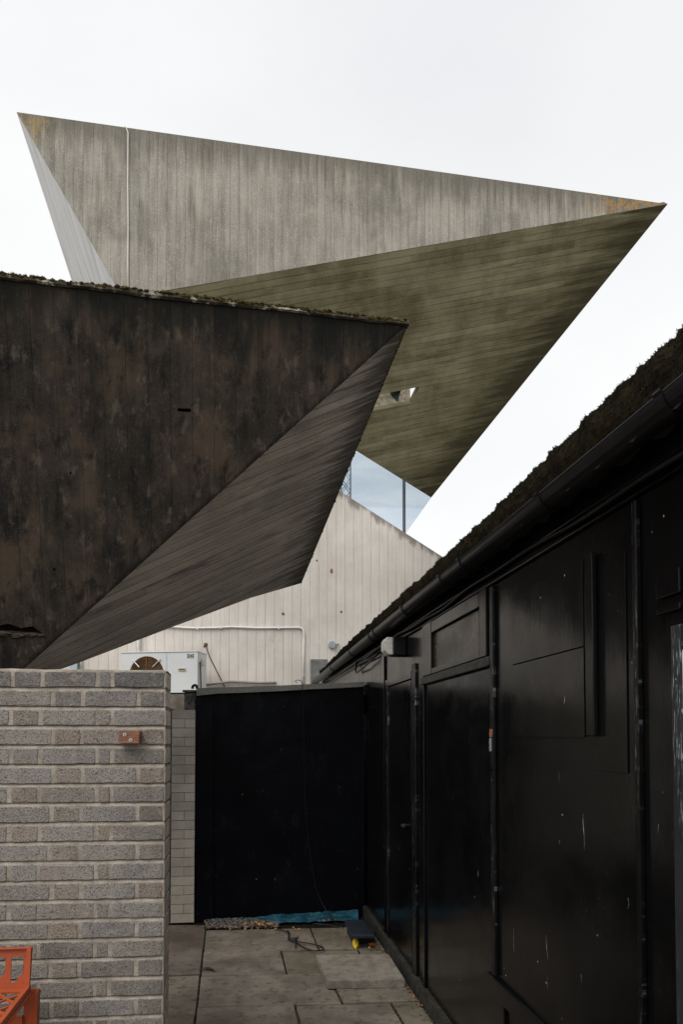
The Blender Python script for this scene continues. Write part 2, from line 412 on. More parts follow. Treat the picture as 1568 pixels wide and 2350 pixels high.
M['pale'] = board_concrete('pale_board_concrete', (.60, .548, .49), (.785, .732, .668), bw=.117, line=.7, lw=.035, blotch=1.6, streak=.35, tone=.14, speck=.12, pores=.55, linecol=(.17, .13, .095), patches=[((.42, .36, .30), 3, .6, .75, .45, .5), ((.80, .76, .71), 4, .58, .72, .5, .4)],
    stains=[dict(P=onP(785, 1128, WP, WN), n=(onP(1007, 1271, WP, WN) - onP(785, 1128, WP, WN)).cross(WN).normalized() * (1 if (onP(1007, 1271, WP, WN) - onP(785, 1128, WP, WN)).cross(WN).z < 0 else -1), w=.11, j=3.5, a=.75, c=(.14, .12, .10), sx=9, sy=3)])
def rimm():
    g = G('weathered_rim_concrete', .9, .2); p = g.pos(); n = g.noise(p, 9, 6, .7); n2 = g.noise(p, 60, 4, .7)
    c = g.mix(g.rng(n, .5, .62), (.035, .028, .018), (.40, .35, .28)); c = g.mix(g.math('MULTIPLY', g.rng(n2, .5, .62), .8), c, (.03, .024, .016))
    return g.out(c, g.bump(n2, .006, 1))
M['rim'] = rimm()
M['black'] = black_paint('gloss_black_paint')
M['blackedge'] = black_paint('worn_black_paint', edge=.55, chips=1.2, rough=.3)
M['blackwall'] = black_paint('black_wall_paint', (.0010, .0013, .0024), .4, .35, .5, scuff=1, frontal=True); M['blackwall'].node_tree.nodes['Principled BSDF'].inputs['Specular IOR Level'].default_value = .07
M['gutter'] = plain('black_gutter_plastic', (.006, .006, .0065), .35, .3, 10, .3, .0004, 30)

def brick_mat():
    g = G('grey_brick', .92, .2); p = g.pos(); a = g.attr(); r, gg, b = g.sep(a)
    cool = (.255, .232, .216); warm = (.26, .203, .152); darkc = (.075, .07, .066)
    c = g.mix(g.rng(r, 0, 1, 0, 1, False), cool, warm)
    c = g.mix(g.math('MULTIPLY', gg, .75), c, darkc)
    n1 = g.noise(p, 170, 4, .75); n2 = g.noise(p, 60, 4, .7); n3 = g.noise(p, 9, 4, .6)
    c = g.mix(g.rng(n3, .3, .7, 0, .45), c, (.30, .285, .265))
    c = g.mix(g.math('MULTIPLY', g.rng(n1, .5, .64), .9), c, (.03, .026, .022))
    c = g.mix(g.math('MULTIPLY', g.rng(n2, .56, .74), .5), c, (.055, .05, .045))
    n4 = g.noise(g.map(p, (1, 1, 1), (5, 2, 1)), 200, 3, .7)
    c = g.mix(g.math('MULTIPLY', g.rng(n4, .58, .7), .55), c, (.58, .53, .48))
    c = g.mix(g.math('MULTIPLY', g.rng(b, 0, 1), .6), c, (.04, .045, .05))
    sm = g.noise(p, 26, 6, .7); c = g.mix(g.math('MULTIPLY', g.rng(sm, .56, .68), .55), c, (.33, .295, .25))
    big_ = g.noise(g.map(p, (1, 1, .5)), 2.2, 5, .6); c = g.mix(g.math('MULTIPLY', g.rng(big_, .5, .7), .4), c, (.07, .064, .058))
    return g.out(c, g.bump(g.math('ADD', n1, g.math('MULTIPLY', n2, 1.0)), .005, 1))
M['brick'] = brick_mat()
def mortar_mat(name='mortar', c0=(.205, .178, .145), c1=(.37, .33, .28)):
    g = G(name, .95, .15); p = g.pos(); n = g.noise(p, 14, 6, .65); f = g.noise(p, 190, 3, .7)
    c = g.mix(g.rng(n, .3, .7), c0, c1); c = g.mix(g.math('MULTIPLY', g.rng(f, .5, .7), .4), c, (.12, .105, .09))
    return g.out(c, g.bump(g.math('ADD', f, g.math('MULTIPLY', g.noise(p, 45, 3), 1.2)), .003, 1))
M['mortar'] = mortar_mat()
def slab_mat():
    g = G('paving_slab', .85, .25); p = g.pos(); r, gg, b = g.sep(g.attr())
    n = g.noise(p, 3.2, 7, .65); f = g.noise(p, 120, 3, .7); n2 = g.noise(p, 16, 5, .7)
    c = g.mix(g.rng(n, .3, .7), (.108, .088, .072), (.215, .182, .152))
    c = g.mix(gg, c, g.mix(g.rng(n, .3, .7), (.075, .066, .042), (.135, .12, .08)))
    c = g.mix(r, c, g.mix(g.rng(n, .3, .7), (.09, .062, .048), (.17, .12, .095)))
    c = g.mix(g.math('MULTIPLY', g.rng(n2, .5, .68), .7), c, (.03, .026, .018)); c = g.mix(g.math('MULTIPLY', g.rng(g.noise(p, 1.1, 4), .5, .62), .5), c, (.045, .04, .028))
    c = g.mix(g.math('MULTIPLY', g.rng(f, .55, .72), .45), c, (.18, .165, .14))
    c = g.mix(g.math('MULTIPLY', b, .7), c, (.025, .02, .015))
    return g.out(c, g.bump(g.math('ADD', f, g.math('MULTIPLY', n2, 1.2)), .002, 1))
M['slab'] = slab_mat()
M['soil'] = plain('dark_soil', (.012, .010, .007), .95, .6, 30, .1, .006, 60)
M['asphalt'] = plain('pale_bounce_yard', (.24, .235, .22), .9, .25, 3, .2, .004, 80)  # unseen yard, tone raised to bounce light onto the downward faces

# ================================================================== GROUND
mb = MB()
mb.face([(-400, -400, -.03), (400, -400, -.03), (400, 400, -.03), (-400, 400, -.03)])
tag(mb.build('ground', M['asphalt']), kind='structure')

# shed frame: s along the wall away from the camera, o out from the wall towards the passage, z up
VPU = 557.0
SD = ray(VPU, 1688); SD.z = 0; SD.normalize()
SNn = Vector((-SD.y, SD.x, 0))
KP = atZ(833, 2100)                       # kerb foot in the far corner
SO = KP - SD * (KP.dot(SD)); SO = SO - SNn * .03     # wall plane origin (s=0 abeam of the camera)
def SP(s, o, z): return SO + SD * s + SNn * o + Vector((0, 0, z))
def SUV(u, v, o=0):
    p = onP(u, v, SO + SNn * o, SNn); return ((p - SO).dot(SD), p.z)
S_CORNER = (KP - SO).dot(SD)

# ---- paving
def isect(l1, l2):
    (x1, y1), (x2, y2) = l1; (x3, y3), (x4, y4) = l2
    d = (x1 - x2) * (y3 - y4) - (y1 - y2) * (x3 - x4)
    a = x1 * y2 - y1 * x2; b = x3 * y4 - y3 * x4
    return ((a * (x3 - x4) - (x1 - x2) * b) / d, (a * (y3 - y4) - (y1 - y2) * b) / d)
def zc(x, y): return (351.2 + .4159 * x, 1975.7 + .4159 * y)   # survey crop -> photo units
def ZL(a, b): return (zc(*a), zc(*b))
rows = [ZL((290, 374), (1240, 356)), ZL((280, 491), (1240, 480)), ZL((265, 626), (920, 611)), ZL((245, 796), (1420, 772)), ZL((225, 1010), (1420, 985))]
mainj = ZL((295, 350), (230, 899))
rightj = ((833, 2100), (1000, 2351))
farl = ((300, 2150), (300, 2400))
joints = [[ZL((870, 365), (915, 482))], [ZL((710, 490), (738, 612)), ZL((1128, 470), (1150, 520))], [ZL((1003, 690), (1045, 775))], [ZL((785, 790), (812, 899)), ZL((1315, 775), (1390, 899))]]
mb = MB()
GAP = .009
def slab(pts, t, jig=.0):
    c = sum((Vector(p) for p in pts), Vector()) / len(pts)
    q = []
    for p in pts:
        d = Vector(p) - c; q.append(Vector((p[0] - math.copysign(GAP * .6, d.x), p[1] - math.copysign(GAP * .9, d.y), 0)))
    dz = random.uniform(-.006, .006); kk = random.uniform(-.12, .22); t = (max(0, t[0]), min(1, max(0, t[1] + kk)), min(1, max(0, t[2] + random.uniform(-.05, .28))))
    top = [Vector((p.x, p.y, dz + random.uniform(-.002, .002))) for p in q]
    # slightly worn rim: inner top ring and lower outer ring
    inn = [c + (p - c) * (1 - .006 / max((p - c).length, .1)) for p in top]
    inn = [Vector((a.x, a.y, b.z)) for a, b in zip(inn, top)]
    out = [Vector((p.x, p.y, p.z - .004)) for p in top]
    bot = [Vector((p.x, p.y, -.05)) for p in top]
    n = len(top); nn = (top[1] - top[0]).cross(top[2] - top[0])
    if nn.z < 0: inn, out, bot = inn[::-1], out[::-1], bot[::-1]
    mb.face(inn, None, t)
    for i in range(n):
        j = (i + 1) % n
        mb.face([inn[j], inn[i], out[i], out[j]][::1], None, t); mb.face([out[j], out[i], bot[i], bot[j]], None, t)
tints = [[(.0, .25, 0), (.0, .75, 0)], [(0, .1, 0), (0, .6, 0), (0, .7, 0)], [(0, .0, 0), (0, .3, 0)], [(.05, .0, 0), (.05, .05, 0), (0, .6, 0)]]
for r in range(4):
    js = [mainj] + joints[r] + [rightj]
    for k in range(len(js) - 1):
        c4 = [isect(rows[r], js[k]), isect(rows[r], js[k + 1]), isect(rows[r + 1], js[k + 1]), isect(rows[r + 1], js[k])]
        slab([atZ(*c) for c in c4], tints[r][k])
# left column
lrows = [ZL((75, 345), (290, 345)), ZL((70, 486), (270, 470)), ZL((60, 628), (250, 618)), ZL((60, 840), (220, 840)), ZL((50, 1100), (220, 1100))]
ltint = [(.75, 0, .25), (0, .15, .45), (0, .25, .1), (.8, 0, 0)]
for r in range(4):
    c4 = [isect(lrows[r], farl), isect(lrows[r], mainj), isect(lrows[r + 1], mainj), isect(lrows[r + 1], farl)]
    slab([atZ(*c) for c in c4], ltint[r])
# the passage carries on towards and behind the viewer
y0 = atZ(*isect(rows[4], mainj)).y
px = atZ(*isect(rows[4], mainj)).x
yy = y0
while yy > -4:
    xl = -3.4 + random.uniform(-.2, .2)
    while xl < 1.6:
        wd = random.choice((.6, .6, .75))
        xr_ = min(xl + wd, 1.6)
        lim = lambda y, x: min(x, (SO + SD * y).x - .035 + 0 * y)
        # stay left of the shed kerb
        a = [Vector((min(xl, (SP((yy) / SD.y, .04, 0)).x), yy, 0)), Vector((min(xr_, SP(yy / SD.y, .04, 0).x), yy, 0)),
             Vector((min(xr_, SP((yy - .47) / SD.y, .04, 0).x), yy - .47, 0)), Vector((min(xl, SP((yy - .47) / SD.y, .04, 0).x), yy - .47, 0))]
        if a[1].x - a[0].x > .12 and a[2].x - a[3].x > .12 and not (a[0].x < -.72 and yy > 2.4):
            slab(a, (0, random.uniform(0, .3), random.uniform(0, .2)))
        xl += wd
    yy -= .475
tag(mb.build('paving', M['slab']), kind='structure')
mb = MB()
a0, a1 = Vector((-4, -4.2, -.012)), Vector((1.6, 9.3, -.012))
mb.face([a0, (a1.x, a0.y, -.012), a1, (a0.x, a1.y, -.012)])
tag(mb.build('soil_bed', M['soil']), kind='structure')

# ================================================================== UPPER CANOPY
can = thing('concrete_roof_canopy', ((A + B) / 2 * 1.0).to_3d() * 0 + Vector(((A.x + B.x) / 2, 8.0, 4.6)), 'huge folded concrete roof wedge with grey fascia and olive stained underside against the sky', 'canopy')
mb = MB()
fi = [A + Vector((.14, .15, -.05)), B + Vector((-.14, .15, -.035)), K + Vector((.02, .15, .02))]
fo = [A, B, K]
mb.face([A, K, B]); mb.face(fi)
for i in range(3):
    j = (i + 1) % 3; mb.face([fo[i], fo[j], fi[j], fi[i]])
fas = mb.build('fascia', M['fascia'], can, ((B - A).normalized(), Vector((0, 0, 1))))
Mm = atY(183, 700, 6.9)
sn = (K - A).cross(Mm - A).normalized()
if sn.dot(EYE - A) < 0: sn = -sn
mb = MB(); mb.prism([A, K, Mm], (.14, .04, -.045))
axu = sn.cross((Mm - A).normalized())
mb.build('side_facet', M['side'], can, (axu, (Mm - A).normalized()))
mb = MB(); mb.prism([B, K, onP(400, 783, K, SN), N_, E, D], -SN * .07)
sof = mb.build('soffit', M['soffit'], can, (ba, bd))
# opening through the soffit
hc = [onP(x, y, K, SN) for x, y in ((835, 912), (963, 887), (944, 925), (820, 948))]
mb = MB(); mb.prism([h + SN * .05 for h in hc], -SN * .4); cut(sof, mb)
# upstand inside the fold, glimpsed through the opening
h0, h1 = hc[3], hc[2]
mb = MB()
bk = -SN * .075
pA = h0 + bk + bd * -.2 + Vector((0, .02, 0)); pB = h1 + bk + bd * .02 + Vector((0, .02, 0))
mb.prism([pA, pB, pB + Vector((0, 0, .19)), pA + Vector((0, 0, .34))], (0, .08, 0))
mb.build('upstand', plain('upstand_concrete', (.42, .37, .30), .9, .4, 20, .2, .003, 60), can)
mb = MB()
gc = onP(905, 893, pA - Vector((0, .02, 0)), Vector((0, -1, 0)))
pl = pA - Vector((0, .03, 0))
tri = [onP(x, y, pl, Vector((0, -1, 0))) for x, y in ((891, 880), (920, 868), (922, 890), (913, 921), (898, 906))]
mb.prism(tri, (0, .015, 0)); gf = mb.build('green_flap', plain('dark_green_plastic', (.012, .028, .018), .5, .3), None)
tag(gf, 'dark green plastic flap seen through the opening in the olive soffit', 'flap')
# white cable down the fascia
mb = MB()
cp = [onP(*p, A, FN) + FN * .008 for p in ((288, 291.5), (291, 298), (294, 306), (293.4, 420), (294.2, 520), (293.6, 600), (294.3, 690))]
cp[0] = cp[0] + Vector((0, 0, .006))
mb.tube([cp[0] + Vector((-.02, .05, .012))] + cp, .0048, 6)
wm = plain('white_cable', (.75, .74, .72), .5, .08)
tag(mb.build('cable', wm, smooth=True), 'thin white cable running straight down the grey concrete fascia of the upper canopy', 'cable')

# ================================================================== LOWER CANOPY
lc = thing('concrete_entrance_canopy', (-3.0, 4.6, 0), 'dark stained concrete canopy with mossy top edge jutting over the brick wall', 'canopy')
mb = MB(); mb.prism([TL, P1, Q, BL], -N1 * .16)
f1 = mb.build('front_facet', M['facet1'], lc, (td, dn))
# small slot and a spalled gash near the bottom
def slotcut(pts, dep):
    m = MB(); m.prism([onP(x, y, P1, N1) + N1 * .03 for x, y in pts], -N1 * (dep + .03)); cut(f1, m)
slotcut([(407, 936), (437, 937), (439, 944), (428, 945), (408, 943)], .06)
slotcut([(-60, 1434), (-8, 1436), (20, 1430), (48, 1440), (75, 1436), (98, 1452), (60, 1450), (25, 1447), (-60, 1449)], .07)
slotcut([(160, 1082), (164, 1082), (164, 1087), (160, 1087)], .04)
slotcut([(122, 1303), (127, 1303), (127, 1308), (122, 1308)], .04)
# shelves of broken concrete below the gash
mb = MB()
for x, y, ww in ((0, 1453, .09), (30, 1456, .08), (62, 1455, .07), (90, 1457, .05)):
    mb.blob(onP(x, y, P1, N1), ww * .6, (1.4, .16, .32), .6, 2, seed=x)
mb.build('spalled_lip', M['facet1'], lc)
# underside: boards run up to the right
c0 = onP(350, 1330, P1, N2); c1 = onP(550, 1240, P1, N2)
b2 = (c1 - c0).normalized(); a2 = N2.cross(b2).normalized()
S2 = onP(575, 1371, P1, N2); S3 = onP(400, 1436, P1, N2); S4 = onP(180, 1520, P1, N2)
mb = MB(); mb.prism([P1, Q, S4, S3, S2, S], -N2 * .14)
mb.build('underside', M['facet2'], lc, (a2, b2))
# weathered pale rim along the top edge
mb = MB(); nseg = 150
L = (P1 - TL).length
for i in range(nseg):
    a = TL + td * (L * i / nseg); b = TL + td * (L * (i + 1) / nseg)
    h0_ = .020 + .010 * mnoise.noise(a * 6); h1_ = .020 + .010 * mnoise.noise(b * 6)
    k0 = .014 + .012 * mnoise.noise(a * 14 + Vector((9, 0, 0))); k1 = .014 + .012 * mnoise.noise(b * 14 + Vector((9, 0, 0)))
    o0 = -N1 * .02; up = Vector((0, 0, 1))
    A0, B0 = a - up * h0_ + N1 * .002, b - up * h1_ + N1 * .002
    A1, B1 = a - up * h0_ * .4 + N1 * k0, b - up * h1_ * .4 + N1 * k1
    A2, B2 = a + up * .012 + N1 * k0 * .6, b + up * .012 + N1 * k1 * .6
    A3, B3 = a + up * .016 - N1 * .16, b + up * .016 - N1 * .16
    mb.face([A0, B0, B1, A1]); mb.face([A1, B1, B2, A2]); mb.face([A2, B2, B3, A3])
mb.build('rim', M['rim'], lc)
# roof deck behind the rim and the pier that carries it (both hidden from the viewer by the wall)
mb = MB()
RB = Vector((-1.2, 5.9, P1.z - .1)); RB2 = Vector((-5.5, 5.9, P1.z - .1))
mb.prism([P1 - Vector((.5, -.15, .04)), TL - Vector((0, -.1, .02)), RB2, RB], (0, 0, -.12))
mb.build('roof_deck', M['rim'], lc)
mb = MB(); qb = Q + Vector((0, .25, .1))
mb.prism([Vector((-4.2, 4.35, 0)), Vector((-2.3, 4.35, 0)), Vector((-2.3, 5.0, 0)), Vector((-4.2, 5.0, 0))], (0, 0, min(qb.z, 1.88)))
mb.build('pier', M['facet2'], lc)

# ================================================================== FAR CONCRETE WALL WITH GLASS SCREEN
def W(u, v, o=0): return onP(u, v, WP + WN * o, WN)
tp = [W(-250, 945), W(500, 945), W(785, 1129), W(1007, 1271), W(1130, 1350)]
poly = tp + [Vector((tp[-1].x, tp[-1].y, 0)), Vector((tp[0].x, tp[0].y, 0))]
farw = thing('board_marked_wall', Vector((WP.x, WP.y, 0)), 'pale board marked concrete wall with sloping top behind the black sheds', 'wall')
mb = MB(); mb.prism(poly, -WN * .25)
mb.build('wall_face', M['pale'], farw, (WDIR, Vector((0, 0, 1))))
# glass
glass = G('sky_blue_glass', .03, .5)
nt_ = glass.t; nt_.nodes.remove(glass.b); outp = [n for n in nt_.nodes if n.type == 'OUTPUT_MATERIAL'][0]
tr = glass.n('ShaderNodeBsdfTransparent'); gl = glass.n('ShaderNodeBsdfGlossy'); gl.inputs['Roughness'].default_value = .02
gl.inputs['Color'].default_value = (.8, .88, 1, 1)
nz = glass.noise(glass.map(glass.pos(), (.6, 1, 2.4)), .9, 4, .55)
glass.put(tr.inputs['Color'], glass.mix(glass.rng(nz, .3, .7), (.72, .78, .83), (.85, .885, .915)))
ms = glass.n('ShaderNodeMixShader'); ms.inputs[0].default_value = .06
nt_.links.new(tr.outputs[0], ms.inputs[1]); nt_.links.new(gl.outputs[0], ms.inputs[2]); nt_.links.new(ms.outputs[0], outp.inputs[0])
scr = thing('glass_screen', W(860, 1176, -.1), 'pale blue glass screen rising from the sloping wall top under the canopy', 'glass screen')
o_ = -.10
gp = [W(500, 930, o_), W(500, 800, o_), W(1000, 1127, o_), W(937, 1213, o_), W(933.5, 1228, o_)]
gp1 = [W(500, 940, o_), W(500, 790, o_), W(926.5, 1085, o_), W(926.5, 1222, o_), W(785, 1135, o_)]
gp2 = [W(930.5, 1090, o_), W(1000, 1127, o_), W(936, 1217, o_), W(930.5, 1225, o_)]
for i, g_ in enumerate((gp1, gp2)):
    m = MB(); m.prism(g_, -WN * .012); m.build('pane', glass.m, scr)
mb = MB(); mb.box(W(926, 1235, o_ + .02), W(931.5, 1235, o_ + .02) - W(926, 1235, o_ + .02), -WN * .05, Vector((0, 0, .95)))
mb.build('mullion', plain('dark_grey_metal', (.10, .105, .12), .45, .1, metal=.3), scr)
# floodlight mast far behind, seen through the glass
mb = MB(); MY = 40.0
def mast(p): return atY(p[0], p[1], MY)
ml = [(804, 1040), (805, 1100), (803, 1170)]; m2 = [(786, 1040), (783, 1100), (779, 1170)]
mt = thing('lattice_mast', Vector((mast((793, 1150)).x, MY, 0)), 'grey lattice floodlight mast seen through the blue glass screen', 'mast')
def q4(a, zt):  # four legs
    return None
cx = mast((794, 1100)).x; half = .28
zb, zt = 0, mast((794, 1050)).z + 5
galv = plain('galvanised', (.22, .23, .25), .5, .1)
for dx in (-1, 1):
    for dy in (-1, 1):
        mb = MB(); mb.tube([(cx + dx * half, MY + .3 + dy * half, zb), (cx + dx * half, MY + .3 + dy * half, zt)], .045, 6)
        mb.build('leg', galv, mt)
for dy in (-1, 1):
    mb = MB(); z = 0; k = 0
    while z < zt:
        sgn = 1 if k % 2 else -1
        mb.tube([(cx - sgn * half, MY + .3 + dy * half, z), (cx + sgn * half, MY + .3 + dy * half, z + .8)], .028, 5)
        mb.tube([(cx + sgn * half, MY + .3 + dy * half, z), (cx - sgn * half, MY + .3 + dy * half, z + .8)], .02, 5)
        z += .8; k += 1
    mb.build('bracing', galv, mt)

# small things fixed to the pale wall
mb = MB()
cpts = [(330, 1434), (400, 1437.5), (440, 1440), (495, 1439.6), (530, 1437.6), (590, 1440), (640, 1439.6), (685, 1439), (692, 1440.5), (696, 1444), (698, 1455), (697, 1500), (696.5, 1575)]
mb.tube([W(u, v, .016) for u, v in cpts], .0125, 8)
con = mb.build('conduit', wm, smooth=True)
tag(con, 'white conduit running level across the pale wall and bending down', 'conduit')
for u, v in ((453, 1440), (507, 1438.6), (640, 1439.6), (697.5, 1475), (696.7, 1548)):
    mb = MB(); c = W(u, v, .014); mb.cbox(c - Vector((.012, .012, .02)), c + Vector((.012, .012, .02))); mb.build('clip', wm, con)
mb = MB()
hp = [(440, 1566), (470, 1560), (500, 1556), (515, 1554), (535, 1554), (580, 1556), (615, 1557.5), (645, 1558)]
hp = [((400 + x / 1.65) * .6272, (2200 + y / 1.65) * .6272) for x, y in ((560, 502), (620, 495), (680, 488), (732, 481), (800, 484), (900, 489), (1010, 488))]
mb.tube([W(u, v, .03) for u, v in hp], .017, 8)
tag(mb.build('hose', plain('grey_hose', (.30, .27, .26), .6, .15), smooth=True), 'thin grey hose lying in a low arch along the foot of the pale wall', 'hose')
def z6(x, y): return ((400 + x / 1.65) * .6272, (2200 + y / 1.65) * .6272)
mb = MB()
mb.tube([W(*z6(*p), .012) for p in ((584, 262), (590, 290), (605, 330), (630, 380), (655, 430), (680, 478), (697, 512))], .006, 6)
tag(mb.build('cable', plain('dark_cable', (.035, .03, .028), .6, .2), smooth=True), 'thin dark cable hanging slack from a hole in the pale wall', 'cable')
mb = MB(); mb.blob(W(*z6(583, 260), .0), .026, (1, .5, 1), .6, 2); mb.blob(W(*z6(574, 268), .0), .018, (1, .4, 1), .6, 2, seed=2)
tag(mb.build('putty_plug', plain('cable_putty', (.12, .085, .06), .9, .5, 60)), 'rough brown putty plug around the cable hole in the pale wall', 'plug')
# rusty stub and knots
mb = MB(); c = W(761, 1309); mb.blob(c, .02, (.9, .6, 1.6), .5, 2, seed=4)
tag(mb.build('rusty_stub', plain('rust', (.32, .12, .05), .9, .5, 60)), 'small rusty orange metal stub on the upper pale wall', 'fixing')
for (u, v, r_, lb) in ((783.3, 1403, .016, 'small dark bolt stub on the pale wall right of centre'), (727, 1285, .013, 'small dark bolt hole plug beside the canopy edge on the pale wall'), ((400 + 1050 / 1.65) * .6272, (2200 + 73 / 1.65) * .6272, .02, 'round grey plug in the pale wall above the white conduit')):
    mb = MB(); mb.blob(W(u, v), r_, (1, .4, 1), .3, 2, seed=u); tag(mb.build('wall_plug', plain('plug_%d' % u, (.13, .10, .08), .9, .4, 60)), lb, 'plug')
# round blue-grey vent
mb = MB(); c = W(762, 1479)
ring = []
mb.tube([c - WN * .01, c + WN * .045], .046, 16); mb.tube([c + WN * .03 + WDIR * .03, c + WN * .03 + WDIR * .09 + Vector((0, 0, .012))], .014, 8)
tag(mb.build('alarm_sounder', plain('bluegrey_plastic', (.30, .35, .38), .5, .1), smooth=False), 'round blue grey plastic fitting on the pale wall above the far gutter end', 'fitting')
# mortar patch where the shed roof meets the wall
mb = MB()
pc = [W(713, 1512), W(752, 1512), W(752, 1580), W(713, 1580)]
mb.prism([p + WN * .05 for p in pc], -WN * .06)
tag(mb.build('mortar_patch', mortar_mat('grey_patch', (.13, .135, .135), (.26, .265, .26)), bevel=.012), 'rough grey mortar block at the far end of the gutter', 'mortar block')
# white pipes at left
mb = MB(); mb.tube([W(319, 1380, .03), W(317, 1530, .03)], .022, 10)
tag(mb.build('pipe', wm, smooth=True), 'short white upright pipe on the pale wall behind the air conditioner', 'pipe')
mb = MB(); mb.tube([W(184, 1480, .02), W(187, 1540, .02)], .014, 10)
tag(mb.build('pipe', wm, smooth=True), 'slim white pipe showing just above the brick wall left of the air conditioner', 'pipe')
mb = MB(); a = W(163, 1500, .0); mb.box(a - Vector((0, 0, .3)), WDIR * .09, WN * .07, Vector((0, 0, .34)))
tag(mb.build('switch_box', plain('paleblue', (.42, .50, .55), .5, .1), bevel=.004), 'pale blue box on the pale wall just above the brick wall', 'box')

# ================================================================== FLAT ROOF, PLINTH
mb = MB(); a = atY(200, 1500, 7.9)
mb.cbox((-4.5, 7.9, 0), (-.95, 8.78, 1.985))
pr = tag(mb.build('concrete_plinth', plain('plinth_concrete', (.20, .175, .14), .9, .35, 6, .2, .003, 70)), 'low brown concrete plinth under the air conditioner', 'plinth')
mb = MB()
fr0, fr1 = atZ(428, 2110), KP
mb.prism([Vector((fr0.x, fr0.y + .25, 1.86)), Vector((fr1.x, fr1.y + .25, 1.86)), Vector((SP(8.6, .06, 0).x, 8.7, 1.86)), Vector((-1.5, 7.85, 1.86))], (0, 0, -.08))
tag(mb.build('flat_roof', plain('roof_felt', (.07, .068, .063), .9, .4, 20, .2, .003, 90)), 'low flat felt roof between the black wall and the pale wall', 'roof')

# ================================================================== AIR CONDITIONER
ay = 8.25
aL, aR = atY(278.5, 1497, ay + .14), atY(453.5, 1492, ay)
adir = (aR - aL); adir.z = 0; adir.normalize(); an = Vector((adir.y, -adir.x, 0))
ztop = aR.z; zbot = atY(420, 1587.5, ay).z
ac = thing('air_conditioner', (aL + aR) / 2 * 1 + Vector((0, 0, zbot - (aL.z + aR.z) / 2)), 'white outdoor air conditioning unit with brown fan grille and black IMI lettering', 'air conditioner')
def AP(x, z, o=0): return Vector((aL.x, aL.y, 0)) + adir * x + an * o + Vector((0, 0, z))
aw = (aR - aL).dot(adir)
acm = plain('white_painted_steel', (.60, .62, .62), .45, .05, 3, .4, .0003, 30)
xs = (383.5 - 278.5) / 175 * aw
fc_x = (337.5 - 278.5) / 175 * aw; fc_z = atY(337, 1546, ay + .09).z; fr = 42 / F * (ay + .05)
# casing with fan opening: front built as ring of quads round a circular hole
mb = MB()
def holed(x0, x1, z0, z1, cx_, cz_, r_, n=48):
    pts = []
    for k in range(n):
        t = 2 * math.pi * (k + .5) / n; dx, dz = math.cos(t), math.sin(t)
        cand = []
        if dx > 1e-6: cand.append((x1 - cx_) / dx)
        if dx < -1e-6: cand.append((x0 - cx_) / dx)
        if dz > 1e-6: cand.append((z1 - cz_) / dz)
        if dz < -1e-6: cand.append((z0 - cz_) / dz)
        s_ = min(cand); pts.append(((cx_ + dx * r_, cz_ + dz * r_), (cx_ + dx * s_, cz_ + dz * s_)))
    for k in range(n):
        i0, o0 = pts[k]; i1, o1 = pts[(k + 1) % n]
        mb.face([AP(*i0), AP(*o0), AP(*o1), AP(*i1)])
        mb.face([AP(*i1), AP(*i1, -.05), AP(*i0, -.05), AP(*i0)])
    for cxy in ((x0, z0), (x1, z0), (x1, z1), (x0, z1)):
        best = sorted(range(n), key=lambda k: (pts[k][1][0] - cxy[0]) ** 2 + (pts[k][1][1] - cxy[1]) ** 2)[:2]
        mb.face([AP(*pts[best[0]][1]), AP(*cxy), AP(*pts[best[1]][1])])
holed(0, xs - .002, zbot, ztop - .012, fc_x, fc_z, fr)
dpt = .32
mb.box(AP(xs + .002, zbot, 0), adir * (aw - xs - .002), -an * .02, Vector((0, 0, ztop - .012 - zbot)))
mb.box(AP(0, zbot, -.022), adir * .012, -an * (dpt - .022), Vector((0, 0, ztop - .012 - zbot)))
mb.box(AP(aw - .012, zbot, -.022), adir * .012, -an * (dpt - .022), Vector((0, 0, ztop - .012 - zbot)))
mb.box(AP(0.014, zbot, -.03), adir * (aw - .028), -an * (dpt - .04), Vector((0, 0, .01)))
mb.build('casing', acm, ac)
mb = MB(); mb.box(AP(-.006, ztop - .012, .008), adir * (aw + .012), -an * (dpt + .01), Vector((0, 0, .012)))
mb.build('lid', acm, ac, bevel=.003)
mb = MB(); mb.box(AP(.02, zbot + .02, -.10), adir * (aw - .04), -an * .18, Vector((0, 0, ztop - zbot - .05)))
mb.build('inner_coil', plain('dark_coil', (.05, .035, .022), .7, .3), ac)
brm = plain('brown_wire', (.20, .105, .035), .5, .2, 12, .4)
mb = MB()
for k in range(1, 13):
    r_ = fr * k / 12.3
    pts = [AP(fc_x + math.cos(t) * r_, fc_z + math.sin(t) * r_, .012 - .012 * (k / 12)) for t in [2 * math.pi * j / 40 for j in range(41)]]
    mb.tube(pts, .0036, 4, caps=False)
for k in range(4):
    t = math.pi * k / 4 + math.pi / 2 * (1)
    if k % 2 == 0: mb.tube([AP(fc_x - math.cos(t) * fr, fc_z - math.sin(t) * fr, .014), AP(fc_x + math.cos(t) * fr, fc_z + math.sin(t) * fr, .014)], .005, 5)
mb.tube([AP(fc_x, fc_z, .01), AP(fc_x, fc_z, .022)], .035, 14)
mb.build('fan_grille', brm, ac)
for t in (45, 135, 225, 315):
    mb = MB(); c, s_ = math.cos(R(t)), math.sin(R(t))
    mb.tube([AP(fc_x + c * fr * .55, fc_z + s_ * fr * .55, .018), AP(fc_x + c * fr * 1.16, fc_z + s_ * fr * 1.16, .012)], .0065, 6)
    mb.build('grille_arm', plain('zinc', (.6, .6, .58), .35, .1, metal=.4), ac)
mb = MB()
